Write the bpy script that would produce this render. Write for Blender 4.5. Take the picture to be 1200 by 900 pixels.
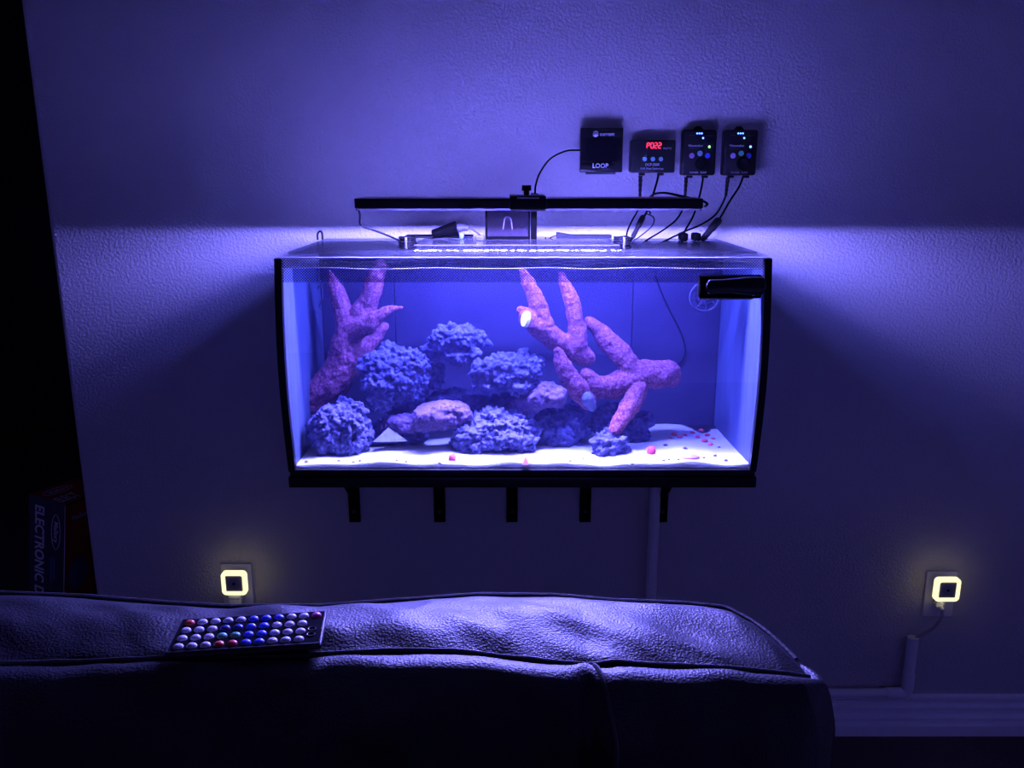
import bpy, bmesh, math, random
from mathutils import Vector, Matrix, noise
import numpy as np

for o in list(bpy.data.objects):
    bpy.data.objects.remove(o)
sc = bpy.context.scene
COL = sc.collection
PI = math.pi

# ------------------------------------------------------------------ camera, world, exposure
PITCH = math.radians(13.8)
CAM = Vector((0.0, -1.85, 1.34))
cam_data = bpy.data.cameras.new('camera')
cam_data.sensor_width = 36.0
cam_data.lens = 30.0
cam_data.clip_start = 0.02
cam = bpy.data.objects.new('camera', cam_data)
cam.location = CAM
cam.rotation_euler = (PI / 2 - PITCH, 0, 0)
COL.objects.link(cam)
sc.camera = cam

world = bpy.data.worlds.new('night')
world.use_nodes = True
world.node_tree.nodes['Background'].inputs[0].default_value = (0.0, 0.0, 0.0, 1)
world.node_tree.nodes['Background'].inputs[1].default_value = 0.0
sc.world = world

sc.view_settings.view_transform = 'Standard'
sc.view_settings.look = 'None'
sc.view_settings.gamma = 1.0
sc.view_settings.exposure = 0.0
sc.view_settings.use_curve_mapping = False
sc.cycles.use_denoising = True
sc.cycles.max_bounces = 10
sc.cycles.diffuse_bounces = 5
sc.cycles.volume_bounces = 1
sc.cycles.transparent_max_bounces = 24
sc.cycles.sample_clamp_indirect = 40.0
sc.cycles.caustics_reflective = True
sc.cycles.caustics_refractive = False

LED_COLOR = (0.20, 0.180, 1.0)
LED_POWER = 5700.0
NIGHT_COLOR = (1.0, 0.88, 0.50)
NIGHT_POWER = 1.35

# ------------------------------------------------------------------ pixel helpers
_c, _s = math.cos(PITCH), math.sin(PITCH)

def ray(px, py):
    u = (px - 600.0) / 1000.0
    v = (py - 450.0) / 1000.0
    return Vector((u, _c - v * _s, -_s - v * _c))

def P(px, py, Y):
    d = ray(px, py)
    return CAM + d * ((Y - CAM.y) / d.y)

def PZ(px, py, Z):
    d = ray(px, py)
    return CAM + d * ((Z - CAM.z) / d.z)

def MPP(py, Y):
    return (Y - CAM.y) / ray(600, py).y / 1000.0

# ------------------------------------------------------------------ materials
MATS = {}

def new_mat(name):
    m = bpy.data.materials.new(name)
    m.use_nodes = True
    nt = m.node_tree
    for n in list(nt.nodes):
        nt.nodes.remove(n)
    out = nt.nodes.new('ShaderNodeOutputMaterial')
    MATS[name] = m
    return m, nt, out

def N(nt, kind, **kw):
    n = nt.nodes.new(kind)
    for k, v in kw.items():
        if k in n.inputs:
            n.inputs[k].default_value = v
        else:
            setattr(n, k, v)
    return n

def pbr(name, color, rough=0.6, metallic=0.0, spec=0.5, bump=None, color2=None, cscale=30, cdetail=4, clo=0.35, chi=0.65, sub=0.0, subr=0.01, emit=None, estr=0.0):
    """Principled material; bump = list of (kind, scale, strength, distance); color2 mixes in by noise."""
    m, nt, out = new_mat(name)
    b = N(nt, 'ShaderNodeBsdfPrincipled')
    b.inputs['Base Color'].default_value = (*color, 1)
    b.inputs['Roughness'].default_value = rough
    b.inputs['Metallic'].default_value = metallic
    b.inputs['Specular IOR Level'].default_value = spec
    if sub:
        b.inputs['Subsurface Weight'].default_value = sub
        b.inputs['Subsurface Radius'].default_value = (1, 1, 1)
        b.inputs['Subsurface Scale'].default_value = subr
    if emit:
        b.inputs['Emission Color'].default_value = (*emit, 1)
        b.inputs['Emission Strength'].default_value = estr
    tc = N(nt, 'ShaderNodeTexCoord')
    if color2:
        nz = N(nt, 'ShaderNodeTexNoise')
        nz.inputs['Scale'].default_value = cscale
        nz.inputs['Detail'].default_value = cdetail
        nt.links.new(tc.outputs['Object'], nz.inputs['Vector'])
        mr = N(nt, 'ShaderNodeMapRange')
        mr.inputs['From Min'].default_value = clo
        mr.inputs['From Max'].default_value = chi
        nt.links.new(nz.outputs['Fac'], mr.inputs['Value'])
        mx = N(nt, 'ShaderNodeMix', data_type='RGBA')
        mx.inputs[6].default_value = (*color, 1)
        mx.inputs[7].default_value = (*color2, 1)
        nt.links.new(mr.outputs[0], mx.inputs[0])
        nt.links.new(mx.outputs[2], b.inputs['Base Color'])
    prev = None
    for kind, scale, strength, dist in (bump or []):
        if kind == 'noise':
            t = N(nt, 'ShaderNodeTexNoise')
            t.inputs['Scale'].default_value = scale
            t.inputs['Detail'].default_value = 5
            o = t.outputs['Fac']
        else:
            t = N(nt, 'ShaderNodeTexVoronoi')
            t.inputs['Scale'].default_value = scale
            o = t.outputs['Distance']
        nt.links.new(tc.outputs['Object'], t.inputs['Vector'])
        bn = N(nt, 'ShaderNodeBump')
        bn.inputs['Strength'].default_value = strength
        bn.inputs['Distance'].default_value = dist
        nt.links.new(o, bn.inputs['Height'])
        if prev:
            nt.links.new(prev.outputs[0], bn.inputs['Normal'])
        prev = bn
    if prev:
        nt.links.new(prev.outputs[0], b.inputs['Normal'])
    nt.links.new(b.outputs[0], out.inputs[0])
    return m

def glassy(name, tint=(1, 1, 1), ior=1.45, graze=1.0, rough=0.02, film=0.0, film_color=(0.8, 0.8, 0.85), bump=None, fmin=None, fscale=20):
    """clear pane: transparent + fresnel reflection, plus an optional scattering film (salt, droplets, algae)."""
    m, nt, out = new_mat(name)
    tr = N(nt, 'ShaderNodeBsdfTransparent'); tr.inputs[0].default_value = (*tint, 1)
    gl = N(nt, 'ShaderNodeBsdfGlossy', distribution='BECKMANN'); gl.inputs['Roughness'].default_value = rough
    r0 = ((ior - 1) / (ior + 1)) ** 2
    lw = N(nt, 'ShaderNodeLayerWeight'); lw.inputs['Blend'].default_value = 0.5
    pw = N(nt, 'ShaderNodeMath', operation='POWER'); pw.inputs[1].default_value = 5.0
    fr = N(nt, 'ShaderNodeMath', operation='MULTIPLY_ADD'); fr.inputs[1].default_value = (1 - r0) * graze; fr.inputs[2].default_value = r0
    nt.links.new(lw.outputs['Facing'], pw.inputs[0]); nt.links.new(pw.outputs[0], fr.inputs[0])
    if bump:
        tc = N(nt, 'ShaderNodeTexCoord')
        t = N(nt, 'ShaderNodeTexNoise'); t.inputs['Scale'].default_value = bump[0]; t.inputs['Detail'].default_value = 3
        nt.links.new(tc.outputs['Object'], t.inputs['Vector'])
        bn = N(nt, 'ShaderNodeBump'); bn.inputs['Strength'].default_value = bump[1]; bn.inputs['Distance'].default_value = bump[2]
        nt.links.new(t.outputs['Fac'], bn.inputs['Height'])
        nt.links.new(bn.outputs[0], gl.inputs['Normal']); nt.links.new(bn.outputs[0], lw.inputs['Normal'])
    mx = N(nt, 'ShaderNodeMixShader')
    nt.links.new(fr.outputs[0], mx.inputs[0]); nt.links.new(tr.outputs[0], mx.inputs[1]); nt.links.new(gl.outputs[0], mx.inputs[2])
    last = mx
    if film:
        df = N(nt, 'ShaderNodeBsdfDiffuse'); df.inputs[0].default_value = (*film_color, 1)
        m2 = N(nt, 'ShaderNodeMixShader'); m2.inputs[0].default_value = film
        if fmin is not None:
            tc = N(nt, 'ShaderNodeTexCoord')
            mp = N(nt, 'ShaderNodeMapping'); mp.inputs['Scale'].default_value = (1, 1, 0.25)
            t = N(nt, 'ShaderNodeTexNoise'); t.inputs['Scale'].default_value = fscale; t.inputs['Detail'].default_value = 5
            nt.links.new(tc.outputs['Object'], mp.inputs[0]); nt.links.new(mp.outputs[0], t.inputs['Vector'])
            mr = N(nt, 'ShaderNodeMapRange')
            mr.inputs['From Min'].default_value = 0.35; mr.inputs['From Max'].default_value = 0.7
            mr.inputs['To Min'].default_value = fmin; mr.inputs['To Max'].default_value = film
            nt.links.new(t.outputs['Fac'], mr.inputs['Value']); nt.links.new(mr.outputs[0], m2.inputs[0])
        nt.links.new(mx.outputs[0], m2.inputs[1]); nt.links.new(df.outputs[0], m2.inputs[2])
        last = m2
    nt.links.new(last.outputs[0], out.inputs[0])
    return m

def emitter(name, color, strength):
    m, nt, out = new_mat(name)
    e = N(nt, 'ShaderNodeEmission')
    e.inputs[0].default_value = (*color, 1); e.inputs[1].default_value = strength
    nt.links.new(e.outputs[0], out.inputs[0])
    return m

pbr('wall_paint', (0.58, 0.56, 0.58), 0.62, spec=0.35, bump=[('noise', 170, 0.55, 0.005), ('noise', 420, 0.3, 0.002), ('noise', 14, 0.12, 0.01)])
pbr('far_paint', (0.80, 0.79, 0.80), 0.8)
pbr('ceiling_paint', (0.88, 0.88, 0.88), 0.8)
pbr('hall_darkness', (0.05, 0.05, 0.055), 0.8)  # darkness of the unlit hall put into the wall colour
pbr('carpet', (0.12, 0.10, 0.10), 0.95, spec=0.1, bump=[('noise', 350, 0.8, 0.006)], color2=(0.08, 0.07, 0.07), cscale=200)
pbr('white_trim', (0.93, 0.93, 0.95), 0.35)
pbr('white_plastic', (0.82, 0.82, 0.85), 0.35)
pbr('black_plastic', (0.010, 0.010, 0.013), 0.4, spec=0.25)
pbr('black_gloss', (0.008, 0.008, 0.011), 0.12)
pbr('black_matte', (0.003, 0.003, 0.0035), 0.7, spec=0.05)
pbr('black_rubber', (0.0015, 0.0015, 0.002), 0.6, spec=0.04)
pbr('lid_grey', (0.005, 0.005, 0.007), 0.6, spec=0.1)
pbr('nozzle_black', (0.0006, 0.0006, 0.0008), 0.7, spec=0.02)
pbr('bar_metal', (0.02, 0.02, 0.025), 0.3, metallic=0.3)
pbr('silver', (0.6, 0.6, 0.62), 0.25, metallic=0.9)
pbr('screen', (0.004, 0.004, 0.007), 0.15)
pbr('print_white', (0.75, 0.75, 0.8), 0.5)
pbr('grey_plastic', (0.04, 0.04, 0.055), 0.45)
pbr('tinted_plastic', (0.02, 0.018, 0.026), 0.3)
pbr('clear_cable', (0.025, 0.025, 0.04), 0.4, spec=0.15)
pbr('blue_plastic', (0.05, 0.08, 0.8), 0.35)
pbr('leather', (0.017, 0.017, 0.020), 0.46, spec=0.30, bump=[('voronoi', 430, 0.34, 0.0015), ('noise', 150, 0.1, 0.002)])
pbr('welt_leather', (0.05, 0.05, 0.055), 0.4, bump=[('noise', 300, 0.4, 0.001)])
pbr('tank_back', (0.026, 0.026, 0.055), 0.5, spec=0.2, color2=(0.017, 0.018, 0.040), cscale=9)
pbr('pale_clear', (0.045, 0.05, 0.085), 0.2)
pbr('edge_highlight', (0.55, 0.55, 0.75), 0.2)  # pale colour paints the bright line along glass rim and waterline
pbr('sand', (0.33, 0.36, 0.35), 0.9, spec=0.1, bump=[('noise', 500, 0.6, 0.002)], sub=0.85, subr=0.020)
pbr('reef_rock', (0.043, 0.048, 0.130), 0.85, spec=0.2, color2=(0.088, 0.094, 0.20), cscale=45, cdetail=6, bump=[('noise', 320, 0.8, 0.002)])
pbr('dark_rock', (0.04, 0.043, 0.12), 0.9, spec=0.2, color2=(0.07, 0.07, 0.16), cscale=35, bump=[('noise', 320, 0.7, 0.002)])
pbr('coralline', (0.135, 0.034, 0.066), 0.8, spec=0.2, color2=(0.27, 0.105, 0.145), cscale=230, cdetail=5, clo=0.42, chi=0.62, bump=[('noise', 420, 0.9, 0.002)])
pbr('chunk_rock', (0.062, 0.040, 0.10), 0.85, spec=0.2, color2=(0.12, 0.082, 0.15), cscale=200, bump=[('noise', 350, 0.9, 0.002)])
pbr('bare_stone', (0.14, 0.17, 0.23), 0.85, color2=(0.09, 0.11, 0.17), cscale=80, bump=[('noise', 300, 0.5, 0.002)])
pbr('sawn_stone', (0.75, 0.85, 0.72), 0.8, bump=[('noise', 300, 0.5, 0.002)])
pbr('sensor_face', (0.20, 0.20, 0.30), 0.4)
pbr('cord_grey', (0.38, 0.38, 0.42), 0.45)
pbr('red_algae', (0.62, 0.07, 0.10), 0.7)
pbr('dark_gravel', (0.12, 0.08, 0.12), 0.8)
pbr('pink_shell', (0.75, 0.30, 0.36), 0.5)
glassy('tank_glass', ior=1.40, rough=0.03)
glassy('clear_acrylic', ior=1.45, rough=0.12, film=0.004)
glassy('lid_clear', ior=1.90, graze=0.30, rough=0.27, film=0.003, film_color=(0.85, 0.85, 0.9), bump=(60, 0.25, 0.003), fmin=0.001, fscale=14)
glassy('lid_shade_tint', tint=(0.52, 0.56, 0.66), ior=1.90, graze=0.30, rough=0.27, film=0.005, film_color=(0.85, 0.85, 0.9), bump=(60, 0.25, 0.003), fmin=0.002, fscale=14)  # tint added to dim the lamp light on the rear sand
glassy('water_surface', ior=1.33, rough=0.12, bump=(22, 0.3, 0.01))
m, nt, out = new_mat('algae_reflection_film')  # algae haze, with the side glass's inner reflections put into a pale opaque film
tc = N(nt, 'ShaderNodeTexCoord'); mp = N(nt, 'ShaderNodeMapping'); mp.inputs['Scale'].default_value = (1, 1, 0.16)
t = N(nt, 'ShaderNodeTexNoise'); t.inputs['Scale'].default_value = 70; t.inputs['Detail'].default_value = 6
nt.links.new(tc.outputs['Object'], mp.inputs[0]); nt.links.new(mp.outputs[0], t.inputs['Vector'])
mxc = N(nt, 'ShaderNodeMix', data_type='RGBA'); mxc.inputs[6].default_value = (0.075, 0.11, 0.22, 1); mxc.inputs[7].default_value = (0.18, 0.25, 0.42, 1)
nt.links.new(t.outputs['Fac'], mxc.inputs[0])
df = N(nt, 'ShaderNodeBsdfDiffuse'); tl = N(nt, 'ShaderNodeBsdfTranslucent'); gl = N(nt, 'ShaderNodeBsdfGlossy'); gl.inputs['Roughness'].default_value = 0.3
nt.links.new(mxc.outputs[2], df.inputs[0]); nt.links.new(mxc.outputs[2], tl.inputs[0])
m1 = N(nt, 'ShaderNodeMixShader'); m1.inputs[0].default_value = 0.62
m2 = N(nt, 'ShaderNodeMixShader'); m2.inputs[0].default_value = 0.10
nt.links.new(df.outputs[0], m1.inputs[1]); nt.links.new(tl.outputs[0], m1.inputs[2])
nt.links.new(m1.outputs[0], m2.inputs[1]); nt.links.new(gl.outputs[0], m2.inputs[2]); nt.links.new(m2.outputs[0], out.inputs[0])
glassy('smoky_acrylic', tint=(0.66, 0.63, 0.68), ior=1.40, rough=0.10, film=0.01, film_color=(0.12, 0.10, 0.10))
pbr('box_red', (0.55, 0.02, 0.03), 0.45)
pbr('box_navy', (0.03, 0.03, 0.06), 0.45)
pbr('box_white', (0.85, 0.85, 0.9), 0.5)
pbr('box_blue', (0.10, 0.12, 0.35), 0.5)
pbr('button_white', (0.62, 0.60, 0.68), 0.35)
pbr('button_blue', (0.06, 0.10, 0.75), 0.35)
pbr('button_navy', (0.02, 0.03, 0.28), 0.35)
pbr('button_green', (0.08, 0.42, 0.25), 0.35)
pbr('button_red', (0.75, 0.09, 0.06), 0.35)
pbr('button_pink', (0.70, 0.12, 0.35), 0.35)
pbr('button_lilac', (0.55, 0.35, 0.60), 0.4)
pbr('button_teal', (0.22, 0.55, 0.55), 0.4)
pbr('remote_black', (0.010, 0.010, 0.014), 0.4)
emitter('led_emission', LED_COLOR, LED_POWER)
emitter('night_glow', NIGHT_COLOR, NIGHT_POWER)
emitter('digit_red', (1.0, 0.03, 0.10), 2.6)
emitter('spot_blue', (0.10, 0.25, 1.0), 5.0)
emitter('spot_green', (0.25, 1.0, 0.15), 3.0)

m, nt, out = new_mat('lens_edge')
tl = N(nt, 'ShaderNodeBsdfTranslucent'); tl.inputs[0].default_value = (0.10, 0.10, 0.12, 1)
nt.links.new(tl.outputs[0], out.inputs[0])
# dotted screen print along the top of the front glass
m, nt, out = new_mat('dot_print')
tc = N(nt, 'ShaderNodeTexCoord'); sp = N(nt, 'ShaderNodeSeparateXYZ')
nt.links.new(tc.outputs['Object'], sp.inputs[0])
def _cosk(sock, k):
    a = N(nt, 'ShaderNodeMath', operation='MULTIPLY'); a.inputs[1].default_value = k
    nt.links.new(sock, a.inputs[0])
    b = N(nt, 'ShaderNodeMath', operation='COSINE'); nt.links.new(a.outputs[0], b.inputs[0])
    return b
kx = 2 * PI / 0.0046
a = _cosk(sp.outputs[0], kx); b = _cosk(sp.outputs[2], kx)
mu = N(nt, 'ShaderNodeMath', operation='MULTIPLY'); nt.links.new(a.outputs[0], mu.inputs[0]); nt.links.new(b.outputs[0], mu.inputs[1])
mr = N(nt, 'ShaderNodeMapRange'); mr.inputs['From Min'].default_value = 0.05; mr.inputs['From Max'].default_value = 0.45
mr.inputs['To Min'].default_value = 0.70; mr.inputs['To Max'].default_value = 0.0
nt.links.new(mu.outputs[0], mr.inputs['Value'])
tr = N(nt, 'ShaderNodeBsdfTransparent'); df = N(nt, 'ShaderNodeBsdfDiffuse'); df.inputs[0].default_value = (0.03, 0.03, 0.06, 1)
mx = N(nt, 'ShaderNodeMixShader')
nt.links.new(mr.outputs[0], mx.inputs[0]); nt.links.new(tr.outputs[0], mx.inputs[1]); nt.links.new(df.outputs[0], mx.inputs[2])
nt.links.new(mx.outputs[0], out.inputs[0])

# ------------------------------------------------------------------ mesh helpers
def new_bm():
    return bmesh.new()

def add_box(bm, c, s, bev=0.0, seg=2, rot=None):
    r = bmesh.ops.create_cube(bm, size=1.0)
    vs = r['verts']
    bmesh.ops.scale(bm, vec=Vector(s), verts=vs)
    if bev > 0:
        es = list({e for v in vs for e in v.link_edges})
        rb = bmesh.ops.bevel(bm, geom=es, offset=bev, segments=seg, profile=0.5, affect='EDGES')
        vs = list({v for f in rb['faces'] for v in f.verts} | {v for v in vs if v.is_valid})
    M_ = Matrix.Translation(Vector(c))
    if rot is not None:
        M_ = M_ @ rot
    bmesh.ops.transform(bm, matrix=M_, verts=vs)
    return vs

def box(c, s, bev=0.0, seg=2, rot=None):
    bm = new_bm(); add_box(bm, c, s, bev, seg, rot); return bm

def span(x0, x1, y0, y1, z0, z1, bev=0.0, seg=2):
    return box(((x0 + x1) / 2, (y0 + y1) / 2, (z0 + z1) / 2), (abs(x1 - x0), abs(y1 - y0), abs(z1 - z0)), bev, seg)

def catmull(pts, n=6):
    pts = [Vector(p) for p in pts]
    if len(pts) < 3:
        return pts
    out_ = []
    ext = [pts[0] * 2 - pts[1]] + pts + [pts[-1] * 2 - pts[-2]]
    for i in range(1, len(ext) - 2):
        p0, p1, p2, p3 = ext[i - 1], ext[i], ext[i + 1], ext[i + 2]
        for k in range(n):
            t = k / n
            out_.append(0.5 * ((2 * p1) + (p2 - p0) * t + (2 * p0 - 5 * p1 + 4 * p2 - p3) * t * t + (3 * p1 - p0 - 3 * p2 + p3) * t ** 3))
    out_.append(pts[-1])
    return out_

def add_tube(bm, pts, r, n=10, smooth=6, closed=False):
    """r: a number or a list with one radius per control point"""
    k = len(pts)
    rad = [r] * k if not isinstance(r, (list, tuple)) else list(r)
    if smooth and k > 2:
        sp_ = catmull(pts, smooth)
        rr = list(np.interp(np.linspace(0, k - 1, len(sp_)), range(k), rad))
    else:
        sp_ = [Vector(p) for p in pts]; rr = rad
    rings = []
    up = None
    for i, p in enumerate(sp_):
        a_ = sp_[max(i - 1, 0)]; b_ = sp_[min(i + 1, len(sp_) - 1)]
        t = (b_ - a_).normalized()
        if up is None:
            up = t.orthogonal().normalized()
        up = (up - t * up.dot(t))
        up = up.normalized() if up.length > 1e-6 else t.orthogonal().normalized()
        sd = t.cross(up)
        rings.append([bm.verts.new(p + (up * math.cos(2 * PI * j / n) + sd * math.sin(2 * PI * j / n)) * rr[i]) for j in range(n)])
    for i in range(len(rings) - 1):
        for j in range(n):
            bm.faces.new((rings[i][j], rings[i][(j + 1) % n], rings[i + 1][(j + 1) % n], rings[i + 1][j]))
    bm.faces.new(rings[0][::-1]); bm.faces.new(rings[-1])

def tube(pts, r, n=10, smooth=6):
    bm = new_bm(); add_tube(bm, pts, r, n, smooth); return bm

def grid_bm(fn, nu, nv):
    bm = new_bm()
    vs = [[bm.verts.new(fn(i / nu, j / nv)) for j in range(nv + 1)] for i in range(nu + 1)]
    for i in range(nu):
        for j in range(nv):
            bm.faces.new((vs[i][j], vs[i + 1][j], vs[i + 1][j + 1], vs[i][j + 1]))
    return bm

def prism(poly, axis, a0, a1):
    """extrude polygon given in the two other axes"""
    bm = new_bm()
    def mk(p, a_):
        if axis == 'x': return Vector((a_, p[0], p[1]))
        if axis == 'y': return Vector((p[0], a_, p[1]))
        return Vector((p[0], p[1], a_))
    v0 = [bm.verts.new(mk(p, a0)) for p in poly]
    v1 = [bm.verts.new(mk(p, a1)) for p in poly]
    n = len(poly)
    bm.faces.new(v0); bm.faces.new(v1[::-1])
    for i in range(n):
        bm.faces.new((v0[i], v1[i], v1[(i + 1) % n], v0[(i + 1) % n]))
    return bm

def obj(name, src, mat, parent=None, smooth=True, angle=40):
    if isinstance(src, bmesh.types.BMesh):
        bmesh.ops.recalc_face_normals(src, faces=src.faces[:])
        me = bpy.data.meshes.new(name)
        src.to_mesh(me); src.free()
    else:
        me = src; me.name = name
    n = len(me.vertices)
    co = np.empty(n * 3, dtype=np.float32); me.vertices.foreach_get('co', co)
    co = co.reshape(-1, 3)
    lo, hi = co.min(0), co.max(0)
    c = np.array([(lo[0] + hi[0]) / 2, (lo[1] + hi[1]) / 2, lo[2]], dtype=np.float32)
    me.vertices.foreach_set('co', (co - c).ravel())
    if smooth:
        me.polygons.foreach_set('use_smooth', [True] * len(me.polygons))
        if angle is not None:
            me.set_sharp_from_angle(angle=math.radians(angle))
    me.materials.clear()
    me.materials.append(MATS[mat])
    me.update()
    o = bpy.data.objects.new(name, me)
    COL.objects.link(o)
    o.location = Vector([float(x) for x in c])
    if parent is not None:
        o.parent = parent
        o.location = Vector([float(x) for x in c]) - ORIG[parent.name]
        ORIG[o.name] = Vector([float(x) for x in c])
    else:
        ORIG[o.name] = o.location.copy()
    return o

ORIG = {}

def thing(name, label, cat, loc, group=None):
    o = bpy.data.objects.new(name, None)
    COL.objects.link(o)
    o.empty_display_size = 0.03
    o.location = loc
    o['label'] = label; o['category'] = cat
    if group: o['group'] = group
    ORIG[o.name] = Vector(loc)
    return o

def tag(o, label, cat, group=None, kind=None):
    o['label'] = label; o['category'] = cat
    if group: o['group'] = group
    if kind: o['kind'] = kind
    return o

def struct(o):
    o['kind'] = 'structure'
    return o

def text_mesh(body, size, origin, xdir, ydir, bold=0.0, depth=0.0003, align='CENTER', squeeze=1.0):
    cu = bpy.data.curves.new('txt', 'FONT')
    cu.body = body; cu.size = size; cu.align_x = align; cu.align_y = 'CENTER'
    cu.extrude = depth; cu.offset = bold; cu.resolution_u = 3
    t = bpy.data.objects.new('txt', cu); COL.objects.link(t)
    bpy.context.view_layer.update()
    dg = bpy.context.evaluated_depsgraph_get()
    me = bpy.data.meshes.new_from_object(t.evaluated_get(dg))
    bpy.data.objects.remove(t); bpy.data.curves.remove(cu)
    X = Vector(xdir).normalized(); Y = Vector(ydir).normalized(); Z = X.cross(Y)
    M_ = Matrix((X, Y, Z)).transposed().to_4x4(); M_.translation = Vector(origin)
    me.transform(M_ @ Matrix.Diagonal((squeeze, 1, 1, 1)))
    return me

def weld(bm, voxel):
    me = bpy.data.meshes.new('tmp'); bm.to_mesh(me); bm.free()
    o = bpy.data.objects.new('tmp', me); COL.objects.link(o)
    md = o.modifiers.new('r', 'REMESH'); md.mode = 'VOXEL'; md.voxel_size = voxel
    bpy.context.view_layer.update()
    dg = bpy.context.evaluated_depsgraph_get()
    res = bpy.data.meshes.new_from_object(o.evaluated_get(dg))
    bpy.data.objects.remove(o); bpy.data.meshes.remove(me)
    return res

def displace(me, fn):
    nrm = [v.normal.copy() for v in me.vertices]
    for v, n in zip(me.vertices, nrm):
        v.co = v.co + n * fn(v.co, n)
    me.update()

# ================================================================== STRUCTURE
RX, RY, RZ = 2.2, -3.4, 2.35   # room size
XE = -0.99      # outside corner of the aquarium wall
W = struct(obj('wall_back', span(XE, RX, 0.0, 0.13, 0, RZ, 0.012, 3), 'wall_paint'))
struct(obj('floor', span(-2.8, RX, RY, 2.6, -0.05, 0.0), 'carpet'))
struct(obj('ceiling', span(-2.8, RX, RY, 2.6, RZ, RZ + 0.05), 'ceiling_paint'))
struct(obj('wall_right', span(RX, RX + 0.1, RY, 2.6, 0, RZ), 'far_paint'))
struct(obj('wall_left', span(-2.9, -2.8, RY, 2.6, 0, RZ), 'far_paint'))
struct(obj('wall_hall', span(-2.8, RX, 2.6, 2.7, 0, RZ), 'hall_darkness'))
struct(obj('wall_front', span(-2.8, RX, RY - 0.1, RY, 0, RZ), 'far_paint'))
# moulded baseboard
prof = [(0, 0), (-0.022, 0), (-0.022, 0.028), (-0.019, 0.031), (-0.010, 0.034), (-0.010, 0.040), (-0.017, 0.043), (-0.018, 0.047), (-0.016, 0.050), (-0.008, 0.053),
        (-0.008, 0.064), (-0.013, 0.068), (-0.014, 0.074), (-0.012, 0.078), (-0.005, 0.081), (-0.005, 0.087), (-0.011, 0.092), (-0.014, 0.098), (-0.013, 0.103), (0, 0.104)]
struct(obj('baseboard_back', prism(prof, 'x', XE + 0.012, RX), 'white_trim', angle=30))

# ================================================================== AQUARIUM
XL, XR, YB = -0.393, 0.430, -0.030
Z0, Z1, ZW = 0.828, 1.204, 1.187
YP = -0.135       # divider in front of the filter compartment

def yf(z):
    t = min(max((z - Z0) / (Z1 - Z0), 0), 1)
    return -0.415 - 0.022 * math.sin(PI * t) - 0.004 * t

aq = thing('aquarium', 'rectangular glass aquarium with bowed front and black trim on a wall shelf', 'aquarium', ((XL + XR) / 2, (YB - 0.42) / 2, 0.82))
zs = [Z0 + (Z1 - Z0) * i / 28 for i in range(29)]
obj('front_glass', prism([(yf(z), z) for z in zs] + [(yf(z) + 0.005, z) for z in reversed(zs)], 'x', XL + 0.004, XR - 0.004), 'tank_glass', aq)
for a_, b_ in ((XL, XL + 0.005), (XR - 0.005, XR)):
    obj('side_glass', prism([(yf(z) + 0.006, z) for z in zs] + [(YB, Z1), (YB, Z0)], 'x', a_, b_), 'tank_glass', aq)
zw = [z for z in zs if z < ZW - 0.006] + [ZW - 0.004]
for xa in (XL + 0.0062, XR - 0.0072):
    f = obj('algae_reflection_film', prism([(yf(z) + 0.012, z) for z in zw] + [(YP, ZW - 0.004), (YP, Z0)], 'x', xa, xa + 0.001), 'algae_reflection_film', aq)
    f['label'] = 'streaky film of algae haze and painted reflections on the inside of the side glass'
obj('rear_glass', span(XL, XR, YB - 0.004, YB, Z0, Z1), 'black_plastic', aq)
# divider in three panels with open joints (seams seen in the photograph)
sx1 = P(463, 380, YP).x; sx2 = P(741, 380, YP).x
for xa, xb in ((XL + 0.0075, sx1 - 0.001), (sx1 + 0.001, sx2 - 0.001), (sx2 + 0.001, XR - 0.0075)):
    obj('divider_panel', span(xa, xb, YP, YP + 0.004, Z0, Z1 - 0.012, 0.001, 1), 'tank_back', aq)
obj('base_pane', span(XL, XR, -0.40, YB, 0.822, 0.828), 'black_plastic', aq)

def corner(xa, xb):
    pr = [(yf(z) - 0.003, z) for z in zs] + [(yf(z) + 0.010, z) for z in reversed(zs)]
    return prism(pr, 'x', xa, xb)
obj('corner_trim', corner(XL - 0.003, XL + 0.009), 'black_plastic', aq)
obj('corner_trim', corner(XR - 0.009, XR + 0.003), 'black_plastic', aq)
bt = obj('base_trim', span(XL - 0.001, XR + 0.001, -0.4185, YB, 0.820, 0.8315, 0.0015), 'black_plastic', aq)
obj('glass_rim', span(XL + 0.006, XR - 0.006, yf(Z1) - 0.0005, yf(Z1) + 0.0055, Z1 - 0.0005, Z1 + 0.0015), 'edge_highlight', aq)
obj('dot_screen', grid_bm(lambda u, v: Vector((XL + 0.01 + (XR - XL - 0.02) * u, yf(Z1 - 0.038 * (1 - v)) - 0.0006, Z1 - 0.001 - 0.038 * (1 - v))), 1, 6), 'dot_print', aq)

# water
def wz(x, y):
    return ZW + 0.0012 * noise.noise(Vector((x * 12, y * 18, 1.3)))
bm = grid_bm(lambda u, v: Vector((XL + 0.007 + (XR - XL - 0.014) * u, yf(ZW) + 0.0065 + (YP - yf(ZW) - 0.008) * v, wz(u * 0.82, v * 0.3))), 80, 30)
wt = thing('water', 'clear rippled salt water filling the aquarium', 'water', ((XL + XR) / 2, -0.28, ZW - 0.003))
wt['kind'] = 'stuff'
obj('water_surface', bm, 'water_surface', wt, angle=None)
m, nt, out = new_mat('water_body')
vs_ = N(nt, 'ShaderNodeVolumeScatter'); vs_.inputs['Color'].default_value = (0.30, 0.29, 1.0, 1); vs_.inputs['Density'].default_value = 0.15; vs_.inputs['Anisotropy'].default_value = 0.3
nt.links.new(vs_.outputs[0], out.inputs['Volume'])
zv = [z for z in zs if z < ZW - 0.004] + [ZW - 0.002]
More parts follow.
